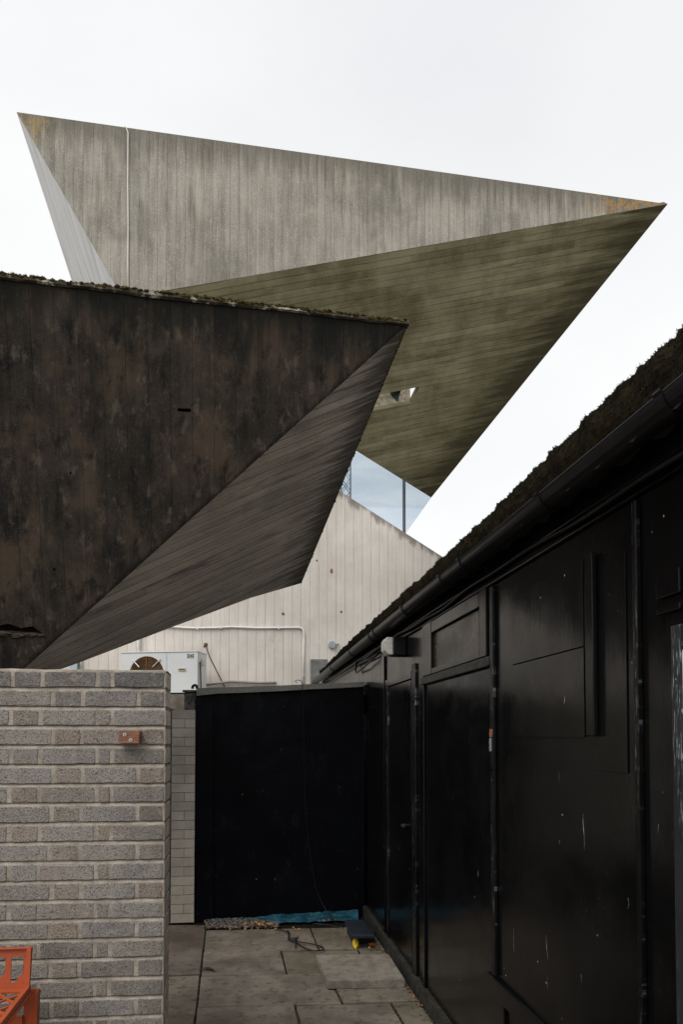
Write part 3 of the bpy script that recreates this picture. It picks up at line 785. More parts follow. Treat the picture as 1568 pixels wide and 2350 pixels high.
for k in range(3):
    t0 = 2 * math.pi * k / 3
    pts = [AP(fc_x + math.cos(t0 + a) * r_, fc_z + math.sin(t0 + a) * r_, -.05 - .03 * a) for a, r_ in ((0, .03), (.1, fr * .9), (.9, fr * .88), (.8, .03))]
    mb.prism(pts, -an * .004)
mb.build('fan_blades', plain('dark_plastic', (.03, .03, .03), .5, .1), ac)
hx = [(1 * (418 - 75) / 455) * aw, ((462 - 75) / 455) * aw]; hz = atY(*z6(440, 400), ay).z; hz2 = atY(*z6(440, 416), ay).z
mb = MB(); fw = .007
mb.box(AP(hx[0], hz2, .001), adir * (hx[1] - hx[0]), an * .008, Vector((0, 0, fw))); mb.box(AP(hx[0], hz - fw, .001), adir * (hx[1] - hx[0]), an * .008, Vector((0, 0, fw)))
mb.box(AP(hx[0], hz2 + fw, .001), adir * fw, an * .008, Vector((0, 0, hz - hz2 - 2 * fw))); mb.box(AP(hx[1] - fw, hz2 + fw, .001), adir * fw, an * .008, Vector((0, 0, hz - hz2 - 2 * fw)))
hf = mb.build('grip', plain('cream_plastic', (.55, .47, .33), .5, .1), ac)
mb = MB(); mb.box(AP(hx[0] + fw, hz2 + fw, .001), adir * (hx[1] - hx[0] - 2 * fw), an * .003, Vector((0, 0, hz - hz2 - 2 * fw)))
mb.build('grip_recess', plain('recess_brown', (.20, .15, .10), .7, .2), hf)
# IMI lettering, slab serif
lm = plain('black_lettering', (.02, .02, .022), .5, .1)
lx0 = ((468 - 75) / 455) * aw; lx1 = ((510 - 75) / 455) * aw; lz1 = atY(*z6(490, 315), ay).z; lz0 = atY(*z6(490, 334), ay).z
mb = MB(); LW = lx1 - lx0; LH = lz1 - lz0
def lbox(x0, x1, z0, z1): mb.box(AP(lx0 + x0 * LW, lz0 + z0 * LH, .001), adir * ((x1 - x0) * LW), an * .0015, Vector((0, 0, (z1 - z0) * LH)))
def lpoly(pts): mb.prism([AP(lx0 + x * LW, lz0 + z * LH, .0026) for x, z in pts], -an * .0015)
for x0 in (0, .76):
    lbox(x0, x0 + .24, 0, .16); lbox(x0, x0 + .24, .84, 1); lbox(x0 + .07, x0 + .17, .16, .84)
lbox(.27, .43, 0, .16); lbox(.57, .73, 0, .16); lbox(.31, .39, .16, 1); lbox(.61, .69, .16, 1)
lbox(.27, .31, .84, 1); lbox(.69, .73, .84, 1)
lpoly([(.39, 1), (.5, .35), (.5, .05), (.39, .7)]); lpoly([(.61, 1), (.61, .7), (.5, .05), (.5, .35)])
mb.build('lettering', lm, ac)
mb = MB(); mb.box(AP(lx0, lz0 - LH * .3, .001), adir * LW, an * .001, Vector((0, 0, LH * .12))); mb.build('small_print_bar', plain('grey_print', (.25, .26, .26), .5, .1), ac)
for x_ in (.03, aw - .10):
    mb = MB(); mb.box(AP(x_, 1.985, -.04), adir * .07, -an * .24, Vector((0, 0, zbot - 1.985))); mb.build('foot', M['gutter'], ac)
mb = MB(); a = AP(aw, ztop - .16, -.12); mb.box(a, adir * .022, -an * .08, Vector((0, 0, .07)))
mb.build('side_handle', plain('cream_handle', (.62, .58, .52), .5, .1), ac)
mb = MB(); mb.tube([AP(aw + .012, ztop - .13, -.06), AP(aw + .02, ztop - .2, -.05), AP(aw + .028, zbot + .05, -.05), AP(aw + .03, zbot - .02, -.05)], .008, 6)
mb.build('supply_cable', M['gutter'], ac, smooth=True)

# ================================================================== BLACK BACK WALL WITH FELT COPING
bL, bR = atZ(446, 2112), KP + Vector((0.0, 0, 0))
bdir = (bR - bL).normalized(); bn = Vector((bdir.y, -bdir.x, 0))
bw_ = thing('black_painted_wall', (bL + bR) / 2, 'black painted end wall across the passage under a grey felt coping', 'wall')
def BP(u, v, o=0): return onP(u, v, bL + bn * o, bn)
def setz(p, z): return Vector((p.x, p.y, z))
tl, tr_ = BP(450, 1582), BP(836, 1567)
mb = MB(); mb.prism([tl, tr_, setz(tr_, 0), setz(tl, 0)], -bn * .2)
mb.build('wall_face', M['blackwall'], bw_)
mb = MB(); a, b = BP(449, 1615, .02), BP(490, 1622, .02)
a1_, b1_ = BP(446, 2112, .02), BP(490, 2111, .02)
mb.prism([BP(450, 1625, .018), BP(490, 1622, .018), b1_, a1_], -bn * .016)
mb.build('pilaster', M['blackwall'], bw_, bevel=.003)
felt = plain('mineral_felt', (.20, .195, .17), .95, .45, 160, .15, .003, 260)
mb = MB()
cu = [(451, 1578, 1595), (500, 1576, 1590), (560, 1574.5, 1588), (640, 1572, 1584.5), (720, 1568, 1580), (790, 1566, 1577), (836, 1563, 1574)]
for i in range(len(cu) - 1):
    (u0, t0, q0), (u1, t1, q1) = cu[i], cu[i + 1]
    T0, T1, Q0, Q1 = BP(u0, t0, .035), BP(u1, t1, .035), BP(u0, q0, .04), BP(u1, q1, .04)
    mb.face([Q0, Q1, T1, T0]); mb.face([T0, T1, T1 - bn * .28 + Vector((0, 0, .01)), T0 - bn * .28 + Vector((0, 0, .01))]); mb.face([Q1, Q0, Q0 - bn * .05, Q1 - bn * .05])
T0, Q0 = BP(451, 1578, .035), BP(451, 1595, .04)
mb.face([Q0, T0, T0 - bn * .28, Q0 - bn * .28])
mb.build('felt_coping', felt, bw_)
# rolled end of the coping on the pier
mb = MB(); a = atY(422, 1625, bL.y + .05); b = atY(449, 1625, bL.y + .05); zt = atY(436, 1587, bL.y + .05).z
mb.box(a - Vector((0, 0, .01)), b - a, Vector((0, .2, 0)), Vector((0, 0, zt - a.z)))
mb.box(a + Vector((-.012, -.015, zt - a.z)), (b - a) + Vector((.05, 0, 0)), Vector((0, .25, 0)), Vector((0, 0, .018)))
mb.build('coping_end', plain('rough_felt_end', (.11, .105, .095), .95, .6, 30, .15, .012, 45), bw_, bevel=.008)
mb = MB(); pc_ = atY(447, 1576, bL.y + .12)
mb.tube([pc_ + Vector((-.022, 0, -.012)), pc_ + Vector((-.014, 0, .012)), pc_ + Vector((0, 0, .02)), pc_ + Vector((.016, 0, .012)), pc_ + Vector((.02, 0, -.012))], .012, 8)
tag(mb.build('cable_loop', M['gutter'], smooth=True), 'black cable loop poking over the left end of the felt coping', 'cable')
# loose cable down the black wall
mb = MB()
cc = [(683, 1565, .06), (676, 1562, .05), (684, 1559, .05), (692, 1561, .055), (694, 1568, .055), (695, 1600, .03), (697, 1660, .02), (699, 1760, .015), (702, 1860, .015), (708, 1930, .02), (717, 1990, .03), (726, 2040, .05), (738, 2068, .07), (750, 2090, .10)]
pts = [BP(u, v, o) for u, v, o in cc]
mb.tube(pts + [atZ(775, 2120, .03), atZ(790, 2129, .02)], .003, 6)
tag(mb.build('cable', plain('thin_black_cable', (.006, .006, .007), .5, .2), smooth=True), 'thin black cable hanging down the black end wall to the ground box', 'cable')

# ================================================================== BLOCK PIER AND DARK BRICK STRIP
pL, pR = atZ(391, 2117), atZ(445.5, 2115)
pL = setz(pL, 0); pR = setz(pR, 0)
pd = (pR - pL); pw = pd.length; pd.normalize(); pn = Vector((pd.y, -pd.x, 0))
pt = onP(425, 1627, pL, pn).z
pier = thing('block_pier', (pL + pR) / 2, 'narrow pier of pale grey concrete blocks between the brick wall and the black wall', 'pier')
def PP(x, z, o=0): return pL + pd * x + pn * o + Vector((0, 0, z))
mb = MB(); mb.box(PP(0, 0, 0), pd * pw, -pn * .2, Vector((0, 0, pt - .004)))
mb.build('mortar_core', mortar_mat('pier_mortar', (.15, .135, .11), (.22, .2, .165)), pier)
mb = MB(); nc = 23; hh = pt / nc
for r in range(nc):
    z0 = r * hh + .0025; z1 = (r + 1) * hh - .0025
    cols = [(.0015, pw - .0015)] if r % 2 == 0 else [(.0015, pw * .55 - .002), (pw * .55 + .002, pw - .0015)]
    for (x0, x1) in cols:
        j = random.uniform(-.0008, .0008)
        mb.prism([PP(x0, z0, .0035 + j), PP(x1, z0, .0035 + j), PP(x1, z1, .0035 + j), PP(x0, z1, .0035 + j)], -pn * .03, (random.uniform(.3, .8), random.random() * .25, 0))
def block_mat():
    g = G('smooth_block', .9, .2); p = g.pos(); r, gg, b = g.sep(g.attr()); n = g.noise(p, 5, 6, .6); f = g.noise(p, 200, 3)
    c = g.mix(g.rng(n, .3, .7), (.34, .31, .26), (.47, .43, .37)); c = g.mix(gg, c, (.12, .11, .09))
    c = g.mix(g.math('MULTIPLY', g.rng(f, .55, .7), .25), c, (.1, .09, .08))
    return g.out(c, g.bump(f, .0015, .8))
M['block'] = block_mat()
mb.build('blockwork', M['block'], pier, bevel=.0015)
# dark brick strip behind
dz = atY(391, 1627, 5.95).z
mb = MB(); x0 = atY(340, 1700, 5.95).x; x1 = atY(399, 1700, 5.95).x
mb.cbox((x0, 5.95, 0), (x1, 6.1, dz), (.5, 0, 0))
z = 0; r = 0
dk = thing('dark_brick_return', (x1, 5.95, 0), 'narrow dark stained brick return wall behind the block pier', 'wall')
mb.build('mortar_core', mortar_mat('dark_mortar', (.05, .045, .04), (.10, .09, .08)), dk)
mb = MB()
while z < dz - .05:
    for a_, b_ in (((x0, x0 + .11), (x0 + .12, x1)) if r % 2 else ((x0, x1 - .06), (x1 - .05, x1))):
        mb.cbox((a_, 5.944, z + .004), (b_, 5.96, z + .068), (random.random(), random.uniform(.2, 1), random.random() * .6))
    z += .076; r += 1
mb.build('brickwork', M['brick'], dk, bevel=.002)

# ================================================================== GREY BRICK WALL (LEFT)
cz = Vector((0, 0, 1))
CR = atY(379.5, 1700, 2.74); CR = setz(CR, 0)
bwd = Vector((-1, -math.tan(R(5.0)), 0)).normalized()     # towards the left
bwn = Vector((bwd.y, -bwd.x, 0))
if bwn.y > 0: bwn = -bwn
bkd = SD.copy()                                           # return face runs back
WT = onP(372, 1538, CR, bwn).z
bwall = thing('grey_brick_wall', CR + bwd * .8, 'grey brick garden wall with thick buff mortar in the left foreground', 'brick wall')
def BW(x, z, o=0): return CR + bwd * x + bwn * o + Vector((0, 0, z))
LEN = 2.6; TH = .215
ch = .0760; bh = .0612
ntop = WT - .006
ncourse = int(WT / ch) + 1
mb = MB()
# mortar: struck profile extruded along the wall, wavy
prof = []
for r in range(ncourse):
    zt_ = ntop - r * ch; zb_ = zt_ - bh
    prof += [(zt_, -.0012), (zb_ + .001, -.0012), (zb_, -.0085)]
prof = [(WT + .004, -.012), (WT + .001, -.003)] + prof
nx = 60
def mp_(i, k):
    z, o = prof[k]; x = LEN * i / nx
    j = .0012 * mnoise.noise(Vector((x * 9, z * 17, 3)))
    dz_ = .0022 * mnoise.noise(Vector((x * 5, z * 11, 8)))
    if k == 0: dz_ += .004 * mnoise.noise(Vector((x * 14, 0, 1)))
    return BW(x + (.002 if i == 0 else 0), z + dz_, o + j)
for i in range(nx):
    for k in range(len(prof) - 1):
        mb.face([mp_(i + 1, k), mp_(i, k), mp_(i, k + 1), mp_(i + 1, k + 1)])
# core with end face and top
mb.prism([BW(.0035, 0, -.012), BW(.0035, WT - .001, -.012), BW(.0035, WT - .001, -.012) + bkd * (TH - .02), BW(.0035, 0, -.012) + bkd * (TH - .02)], bwd * (LEN - .01))
for i in range(nx):
    for k in range(6):
        def tp_(i_, k_):
            x = LEN * i_ / nx; q = BW(x + .001, WT + .004 + .006 * mnoise.noise(Vector((x * 12, k_ * .8, 2))) - (0.006 if k_ in (0, 6) else 0), -.012) + bkd * ((TH - .01) * k_ / 6 )
            return q
        mb.face([tp_(i, k), tp_(i + 1, k), tp_(i + 1, k + 1), tp_(i, k + 1)])
mb.build('mortar', M['mortar'], bwall, smooth=False)
mb = MB()
def rrect(x0, x1, z0, z1, rr, seed):
    pts = []; n = 3
    for (cx_, cz_, a0_) in ((x1 - rr, z1 - rr, 0), (x0 + rr, z1 - rr, 90), (x0 + rr, z0 + rr, 180), (x1 - rr, z0 + rr, 270)):
        for k in range(n):
            a_ = R(a0_ + 90 * k / (n - 1)); pts.append((cx_ + rr * math.cos(a_), cz_ + rr * math.sin(a_)))
    res = []
    for i in range(len(pts)):
        p, q = pts[i], pts[(i + 1) % len(pts)]; d = math.hypot(q[0] - p[0], q[1] - p[1]); m = max(1, int(d / .016))
        for k in range(m): res.append((p[0] + (q[0] - p[0]) * k / m, p[1] + (q[1] - p[1]) * k / m))
    return [(x + .0022 * mnoise.noise(Vector((x * 60, z * 60, seed))) + .003 * mnoise.noise(Vector((x * 22, z * 22, seed + 3))), z + .0028 * mnoise.noise(Vector((x * 25, z * 25, seed + 5))) + .002 * mnoise.noise(Vector((x * 60, z * 60, seed + 9)))) for x, z in res]
def brick(x0, x1, z0, z1, tint, corner=False):
    sd = random.random() * 50
    pr_ = rrect(x0, x1, z0, z1, random.uniform(.004, .008), sd)
    cx_, cz_ = (x0 + x1) / 2, (z0 + z1) / 2; o = random.uniform(.0002, .0022)
    def sc_(p, d): return (cx_ + (p[0] - cx_) * (1 - d / (x1 - x0) * 2), cz_ + (p[1] - cz_) * (1 - d / (z1 - z0) * 2))
    ringA = [BW(*p, -.01) for p in pr_]; ringB = [BW(*p, o - .002) for p in pr_]
    ringC = [BW(*sc_(p, .0022), o) for p in pr_]
    n = len(pr_)
    for i in range(n):
        j = (i + 1) % n
        mb.face([ringB[i], ringB[j], ringA[j], ringA[i]], None, tint); mb.face([ringC[i], ringC[j], ringB[j], ringB[i]], None, tint)
    mb.face(ringC, None, tint)
ret = []
for r in range(ncourse):
    zt_ = ntop - r * ch; zb_ = zt_ - bh
    if zb_ < .01: break
    if r % 2 == 0: seg = [(.006, .2015), (.217, .259)]; x = .2745; pat = ['S', 'H']
    else: seg = [(.008, .099)]; x = .115; pat = ['S', 'H']
    k = 0
    while x < LEN - .1:
        ww = .2015 if pat[k % 2] == 'S' else .097
        ww += random.uniform(-.004, .004)
        seg.append((x, x + ww)); x += ww + random.uniform(.0135, .0185); k += 1
    for i, (xa, xb) in enumerate(seg):
        head = (xb - xa) < .12
        warm = random.uniform(.55, 1) if head and random.random() < .75 else random.uniform(0, .55)
        darkk = random.choice((0, .1, .2, .3, .45, .6)) * random.uniform(.6, 1.2) + (.55 if r < 2 else 0) * random.uniform(.5, 1) + (.25 if i == 0 and r < 4 else 0)
        j = random.uniform(-.0015, .0015)
        brick(xa, xb, zb_ + j, zt_ + random.uniform(-.003, .0005), (warm, min(1, darkk), .55 if (r == 0 and i == 0) else 0), i == 0)
    # return face: corner brick side and one more
    sidew = (.006, .098) if r % 2 == 0 else (.006, .205)
    for q in ([sidew] + ([(.113, .205)] if r % 2 == 0 else [])):
        t_ = (.9, 0, 0)
        a_ = [BW(-.0005, zb_, 0) + bkd * (q[0] - .012 + .01), BW(-.0005, zb_, 0) + bkd * (q[1] - .01), BW(-.0005, zt_, 0) + bkd * (q[1] - .01), BW(-.0005, zt_, 0) + bkd * (q[0] - .012 + .01)]
        ret.append(a_)
mb.build('brickwork', M['brick'], bwall)
mb = MB()
for a_ in ret: mb.prism(a_, bwd * .009)
mb.build('return_face', mortar_mat('lightened_return_slurry', (.42, .37, .31), (.60, .54, .46)), bwall)  # smeared mortar, its colour lightened to make up for dim light here
# wooden block with two bolts
wb = onP(299, 1690, CR + bwn * .02, bwn)
wx = (wb - CR).dot(bwd); wz = wb.z
def woodm():
    g = G('weathered_red_wood', .75, .25); p = g.pos(); X, Y, Z = g.sep(p)
    n = g.noise(g.comb(g.math('MULTIPLY', X, 12), Y, g.math('MULTIPLY', Z, 160)), 1, 6, .7, .6); n2 = g.noise(p, 30, 4)
    c = g.mix(g.rng(n, .3, .7), (.07, .04, .028), (.29, .125, .075)); c = g.mix(g.math('MULTIPLY', g.rng(n2, .5, .7), .7), c, (.13, .10, .08))
    return g.out(c, g.bump(n, .002, 1))
wood = thing('wooden_block', BW(wx, wz - .033, .01), 'small weathered reddish wooden block bolted to the grey brick wall', 'wooden block')
mb = MB(); hw = .040; hz_ = .0255
mb.prism([BW(wx + hw, wz - hz_ + .001, .040), BW(wx - hw + .002, wz - hz_, .040), BW(wx - hw, wz + hz_ - .001, .040), BW(wx + hw - .001, wz + hz_ + .002, .040)], -bwn * .037)
mb.build('block', woodm(), wood, bevel=.0018)
zn = plain('zinc_washer', (.55, .56, .57), .35, .15, 60, .5, metal=.6)
for dx, dz_ in ((.017, .010), (-.006, -.012)):
    mb = MB(); c = BW(wx + dx, wz + dz_, .040)
    mb.tube([c, c + bwn * .002], .0068, 14); hd = mb.build('washer', zn, wood)
    mb = MB(); mb.tube([c + bwn * .002, c + bwn * .005], .0034, 6); mb.build('bolt_head', plain('bolt_dark', (.10, .10, .11), .4, .1, metal=.5), hd)

# ================================================================== ORANGE SEAT
def CZ(x, y): return (x * .087, 2145 + .087 * y)
orange = plain('orange_plastic', (.33, .060, .016), .42, .14, 5, .4, .0005, 30)
cy0 = 2.50
cx0 = atY(*CZ(822, 330), cy0)
cdir = Vector((-1, -.10, 0)).normalized(); cnn = Vector((.17, -1, 0)).normalized()   # width, forward
topz = cx0.z; seatz = atY(*CZ(790, 1330), cy0).z
seat = thing('plastic_seat', setz(cx0 + cdir * .21 + cnn * .2, 0), 'orange plastic slatted seat standing against the grey brick wall', 'seat')
def CP(x, f, z): return setz(cx0, 0) + cdir * x + cnn * f + Vector((0, 0, z))
SW = .42; bhh = topz - seatz
mb = MB()
def bp(x, t):  # back panel point, t 0 at seat, 1 at the top; leans slightly
    return CP(x, .018 * (1 - t), seatz + bhh * t)
def bpan(pts): mb.prism([bp(*p) for p in pts], -cnn * .004)
bpan([(0.012, .80), (SW - .012, .80), (SW - .012, 1), (.012, 1)])
bpan([(0.012, .0), (SW - .012, .0), (SW - .012, .12), (.012, .12)])
nsl = 6; pitch_ = (SW - .024) / nsl
for k in range(nsl):
    xa = .012 + k * pitch_; s0, s1 = xa + .008 + (.004 if k == 0 else 0), xa + pitch_ - .012
    bpan([(xa, .12), (s0, .12), (s0, .80), (xa, .80)]); bpan([(s1, .12), (xa + pitch_, .12), (xa + pitch_, .80), (s1, .80)])
    bpan([(s0, .12), (s1, .12), (s1 - .014, .155), (s0, .40)])
    bpan([(s0, .80), (s0, .77), (s0 + .006, .80)]); bpan([(s1, .80), (s1, .77), (s1 - .006, .80)])
mb.build('backrest', orange, seat, bevel=.0008)
mb = MB()
mb.prism([bp(-.004, 0), bp(.012, 0), bp(.012, 1.0), bp(-.004, 1.0)], cnn * .014)
mb.prism([bp(SW - .012, 0), bp(SW + .004, 0), bp(SW + .004, 1.0), bp(SW - .012, 1.0)], cnn * .014)
mb.prism([bp(-.004, 1.0), bp(SW + .004, 1.0), bp(SW + .004, 1.045), bp(-.004, 1.045)], cnn * .012)
mb.build('back_rim', orange, seat, bevel=.002)
mb = MB(); SDp = .38
def sp(x, f, z=0): return CP(x, .018 + f, seatz + z)
def span(pts, th=.006, dz=0.0): mb.prism([sp(*p, dz) for p in pts], (0, 0, -th))
span([(0, 0), (SW, 0), (SW, .035), (0, .035)]); span([(0, SDp - .03), (SW, SDp - .03), (SW, SDp), (0, SDp)])
nb = 5; cell = SW / nb
for k in range(-5, nb + 1):
    for sgn in (1, -1):
        f0, f1 = .035, SDp - .03; run = (f1 - f0) * .85
        xa = k * cell + (0 if sgn == 1 else run); xb = xa + sgn * run; wd = .014
        # clip to width
        def clipx(x, f, xa=xa, xb=xb): return x
        segs = []
        t0_, t1_ = 0.0, 1.0
        for lim_ in (0.0, SW):
            pass
        def tt(x): return (x - xa) / (xb - xa)
        lo, hi = sorted((tt(0.004), tt(SW - .004))); lo = max(lo, 0); hi = min(hi, 1)
        if hi - lo < .05: continue
        x0_, x1_ = xa + (xb - xa) * lo, xa + (xb - xa) * hi; g0, g1 = f0 + (f1 - f0) * lo, f0 + (f1 - f0) * hi
        span([(x0_ - wd / 2, g0), (x0_ + wd / 2, g0), (x1_ + wd / 2, g1), (x1_ - wd / 2, g1)], .005, -.0008 - .0012 * (sgn + 1) / 2)
mb.build('seat_lattice', orange, seat)
mb = MB()
for x_ in (-.004, SW - .012):
    mb.box(sp(x_, -.01, -.018), cdir * .016, cnn * (SDp + .012), Vector((0, 0, .026)))
    mb.box(sp(x_ + (-.006 if x_ < 0 else .016), -.01, -.022), cdir * .006, cnn * (SDp + .012), Vector((0, 0, .008)))
mb.box(sp(0, SDp, -.02), cdir * SW, cnn * .012, Vector((0, 0, .026)))
mb.build('seat_rim', orange, seat, bevel=.002)
for x_, f_ in ((-.02, -.03), (SW - .03, -.03), (-.02, SDp - .04), (SW - .03, SDp - .04)):
    mb = MB()
    mb.prism([CP(x_ + .0, f_, .0), CP(x_ + .055, f_, .0), CP(x_ + .05, f_, seatz - .02), CP(x_ - .005, f_, seatz - .02)], cnn * .006)
    mb.prism([CP(x_ + .0, f_, .0), CP(x_ + .006, f_, .0), CP(x_ + .002, f_, seatz - .02), CP(x_ - .005, f_, seatz - .02)], cnn * .035)
    mb.build('leg', orange, seat, bevel=.001)
mb = MB(); mb.box(CP(.03, -.022, seatz - .16), cdir * (SW - .06), cnn * .01, Vector((0, 0, .05))); mb.build('stretcher', orange, seat, bevel=.002)
for k, zz in enumerate((.055, .07, .10, .115)):
    pass

# ================================================================== BLACK SHED (RIGHT)
shed = thing('black_shed', SP(3.2, -.5, 0), 'long black painted timber shed with gutter and mossy roof along the right side', 'shed')
S0, S1 = -.8, 8.7
ZB = .085; ZW = 2.20
mb = MB(); mb.prism([SP(S0, 0, ZB), SP(S1, 0, ZB), SP(S1, 0, ZW), SP(S0, 0, ZW)], -SNn * .05)
mb.build('wall_panel', M['black'], shed)
mb = MB(); mb.prism([SP(S0, .03, -.03), SP(S1, .03, -.03), SP(S1, .03, ZB - .003), SP(S0, .03, ZB - .003)], -SNn * .10)
mb.build('plinth', plain('plinth_mossy_black', (.018, .016, .012), .8, .7, 20, .3, .006, 40), shed, bevel=.006)
# end walls and rear, roof
mb = MB()
mb.prism([SP(S0, -.06, 0), SP(S0, -2.4, 0), SP(S0, -2.4, 2.62), SP(S0, -.06, 2.19)], SD * .05)
mb.prism([SP(S1, -.06, 0), SP(S1, -2.4, 0), SP(S1, -2.4, 2.62), SP(S1, -.06, 2.19)], -SD * .05)
mb.prism([SP(S0, -2.4, 0), SP(S1, -2.4, 0), SP(S1, -2.4, 2.62), SP(S0, -2.4, 2.62)], -SNn * .05)
mb.build('rear_walls', M['black'], shed)
RX = .125    # roof edge overhang
zg = 2.215
mb = MB()  # corrugated sheet roof
nco = 220
for i in range(nco):
    s0_, s1_ = S0 - .1 + (S1 - .45 - S0) * i / nco, S0 - .1 + (S1 - .45 - S0) * (i + 1) / nco
    c0_, c1_ = .012 * math.cos(i * math.pi / 2), .012 * math.cos((i + 1) * math.pi / 2)
    mb.prism([SP(s0_, RX - .008, zg - .004 + c0_), SP(s1_, RX - .008, zg - .004 + c1_), SP(s1_, -2.5, zg + .5 + c1_), SP(s0_, -2.5, zg + .5 + c0_)], (0, 0, .008))
mb.build('roof', plain('asbestos_sheet', (.03, .028, .024), .9, .4, 12, .2, .003, 60), shed)
mb = MB(); mb.box(SP(S0, 0.002, 2.165), SD * (S1 - S0 - .05), SNn * .028, Vector((0, 0, .07)))
mb.box(SP(S0, 0.002, 2.13), SD * (S1 - S0 - .05), SNn * .014, Vector((0, 0, .032)))
mb.build('fascia_board', M['black'], shed, bevel=.004)
gtilt = lambda s_: .024 * (1 - s_ / 8)
# gutter: half round with a rolled front lip
def gut(s0_, s1_, r_, cx_, cz_, n=14, th=.003, m=None, a0=0, a1=180):
    m = m or MB(); t0z, t1z = gtilt(s0_), gtilt(s1_)
    for i in range(n):
        t0_, t1_ = R(180 + a0 + (a1 - a0) * i / n), R(180 + a0 + (a1 - a0) * (i + 1) / n)
        o0, z0 = cx_ + r_ * math.cos(t0_), cz_ + r_ * math.sin(t0_); o1, z1 = cx_ + r_ * math.cos(t1_), cz_ + r_ * math.sin(t1_)
        i0, y0_ = cx_ + (r_ - th) * math.cos(t0_), cz_ + (r_ - th) * math.sin(t0_); i1, y1_ = cx_ + (r_ - th) * math.cos(t1_), cz_ + (r_ - th) * math.sin(t1_)
        m.face([SP(s0_, o0, z0 + t0z), SP(s1_, o0, z0 + t1z), SP(s1_, o1, z1 + t1z), SP(s0_, o1, z1 + t0z)])
        m.face([SP(s0_, i1, y1_ + t0z), SP(s1_, i1, y1_ + t1z), SP(s1_, i0, y0_ + t1z), SP(s0_, i0, y0_ + t0z)])
        m.face([SP(s0_, i0, y0_ + t0z), SP(s0_, o0, z0 + t0z), SP(s0_, o1, z1 + t0z), SP(s0_, i1, y1_ + t0z)]); m.face([SP(s1_, i1, y1_ + t1z), SP(s1_, o1, z1 + t1z), SP(s1_, o0, z0 + t1z), SP(s1_, i0, y0_ + t1z)])
    return m
GX, GZ, GR = .095, 2.222, .043
GZf = lambda s: GZ
SE = SUV(722, 1560, GX)[0]
m = gut(S0, SE, GR, GX, GZ); m.tube([SP(S0, GX + GR - .002, GZ + .001 + gtilt(S0)), SP(SE, GX + GR - .002, GZ + .001)], .0035, 6)
gutter = m.build('gutter', M['gutter'], shed, smooth=True)
for s_ in [SUV(u, 0, GX + GR)[0] for u in (758, 800, 917, 1001, 1045, 1223, 1500)] + [SUV(843, 0, GX + GR)[0], SUV(853, 0, GX + GR)[0], SUV(766, 0, GX)[0]]:
    m = gut(s_ - .014, s_ + .014, GR + .005, GX, GZ, th=.004)
    m.tube([SP(s_ - .014, GX + GR + .003, GZ + .003 + gtilt(s_)), SP(s_ + .014, GX + GR + .003, GZ + .003 + gtilt(s_))], .006, 8)
    m.build('gutter_bracket', M['gutter'], gutter)
# small end cap
m = MB(); m.prism([SP(SE, GX + GR * math.cos(R(180 + 180 * k / 12)), GZ + GR * math.sin(R(180 + 180 * k / 12))) for k in range(13)], SD * .004); m.build('gutter_end', M['gutter'], gutter)
# battens and trims, positions read off the wall
def wallbox(name, u0, u1, z0, z1, o0, o1, mat, parent=shed, bevel=.003, v=1688, label=None):
    sa, sb = SUV(u0, v, o1)[0], SUV(u1, v, o1)[0]
    m = MB(); m.prism([SP(sa, o1, z0), SP(sb, o1, z0), SP(sb, o1, z1), SP(sa, o1, z1)], -SNn * (o1 - o0))
    o = m.build(name, mat, parent, bevel=bevel)
    if label: o['label'] = label
    return o
E_ = M['blackedge']
wallbox('batten', 876, 881.5, ZB, 2.12, .002, .014, M['black'])
wallbox('batten', 967.5, 972.5, ZB, 2.12, .002, .012, M['black'])
wallbox('batten', 1125, 1132.5, .53, 2.12, .002, .016, E_)
wallbox('batten', 1345, 1363, 1.5, SUV(1350, 1278)[1], .009, .024, M['black'])
wallbox('batten', 1456, 1466, ZB, 2.12, .002, .016, E_)
wallbox('batten', 1147, 1152, ZB, .44, .002, .012, M['black'])
# lower rail
sa, sb = SUV(1127, 2233)[0], S0
m = MB(); m.prism([SP(sa, .018, .445), SP(sb, .018, .445), SP(sb, .018, .52), SP(sa, .018, .52)], -SNn * .016); m.build('rail', M['black'], shed, bevel=.003)
# overlay sheets
z0, z1, zm = 1.5, 1.5 + .517 * 1.03, 1.5 + .263 * 1.03
zz = lambda u, v: SUV(u, v)[1]
wallbox('patch_sheet', 1175, 1342, 1.497, zz(1176.7, 1527), .001, .005, M['black'], bevel=.001)
wallbox('patch_sheet', 1175, 1342, zz(1176.7, 1525.4), zz(1175, 1368), .001, .008, M['black'], bevel=.001)
wallbox('panel_board', 1365, 1440, 1.40, 2.0, .001, .004, M['black'], bevel=.001)
# door
dz1 = zz(947, 1536)
door = wallbox('door', 890, 944, ZB + .02, dz1 - .06, .0005, .004, M['black'], bevel=.002)
wallbox('door_frame', 885.5, 890, ZB, dz1 - .055, .001, .012, E_, door)
wallbox('door_frame', 945, 953, ZB, dz1 + .03, .001, .013, E_, door)
wallbox('door_frame', 884.5, 944, dz1 - .055, dz1 - .005, .001, .013, M['black'], door)
sh, zh = SUV(932, 1893, .006)
m = MB(); m.tube([SP(sh + .02, .006, zh), SP(sh + .02, .03, zh)], .009, 10); m.tube([SP(sh + .02, .03, zh), SP(sh - .05, .032, zh)], .006, 8)
m.build('door_handle', plain('door_handle_metal', (.06, .06, .06), .35, .2, metal=.6), door)
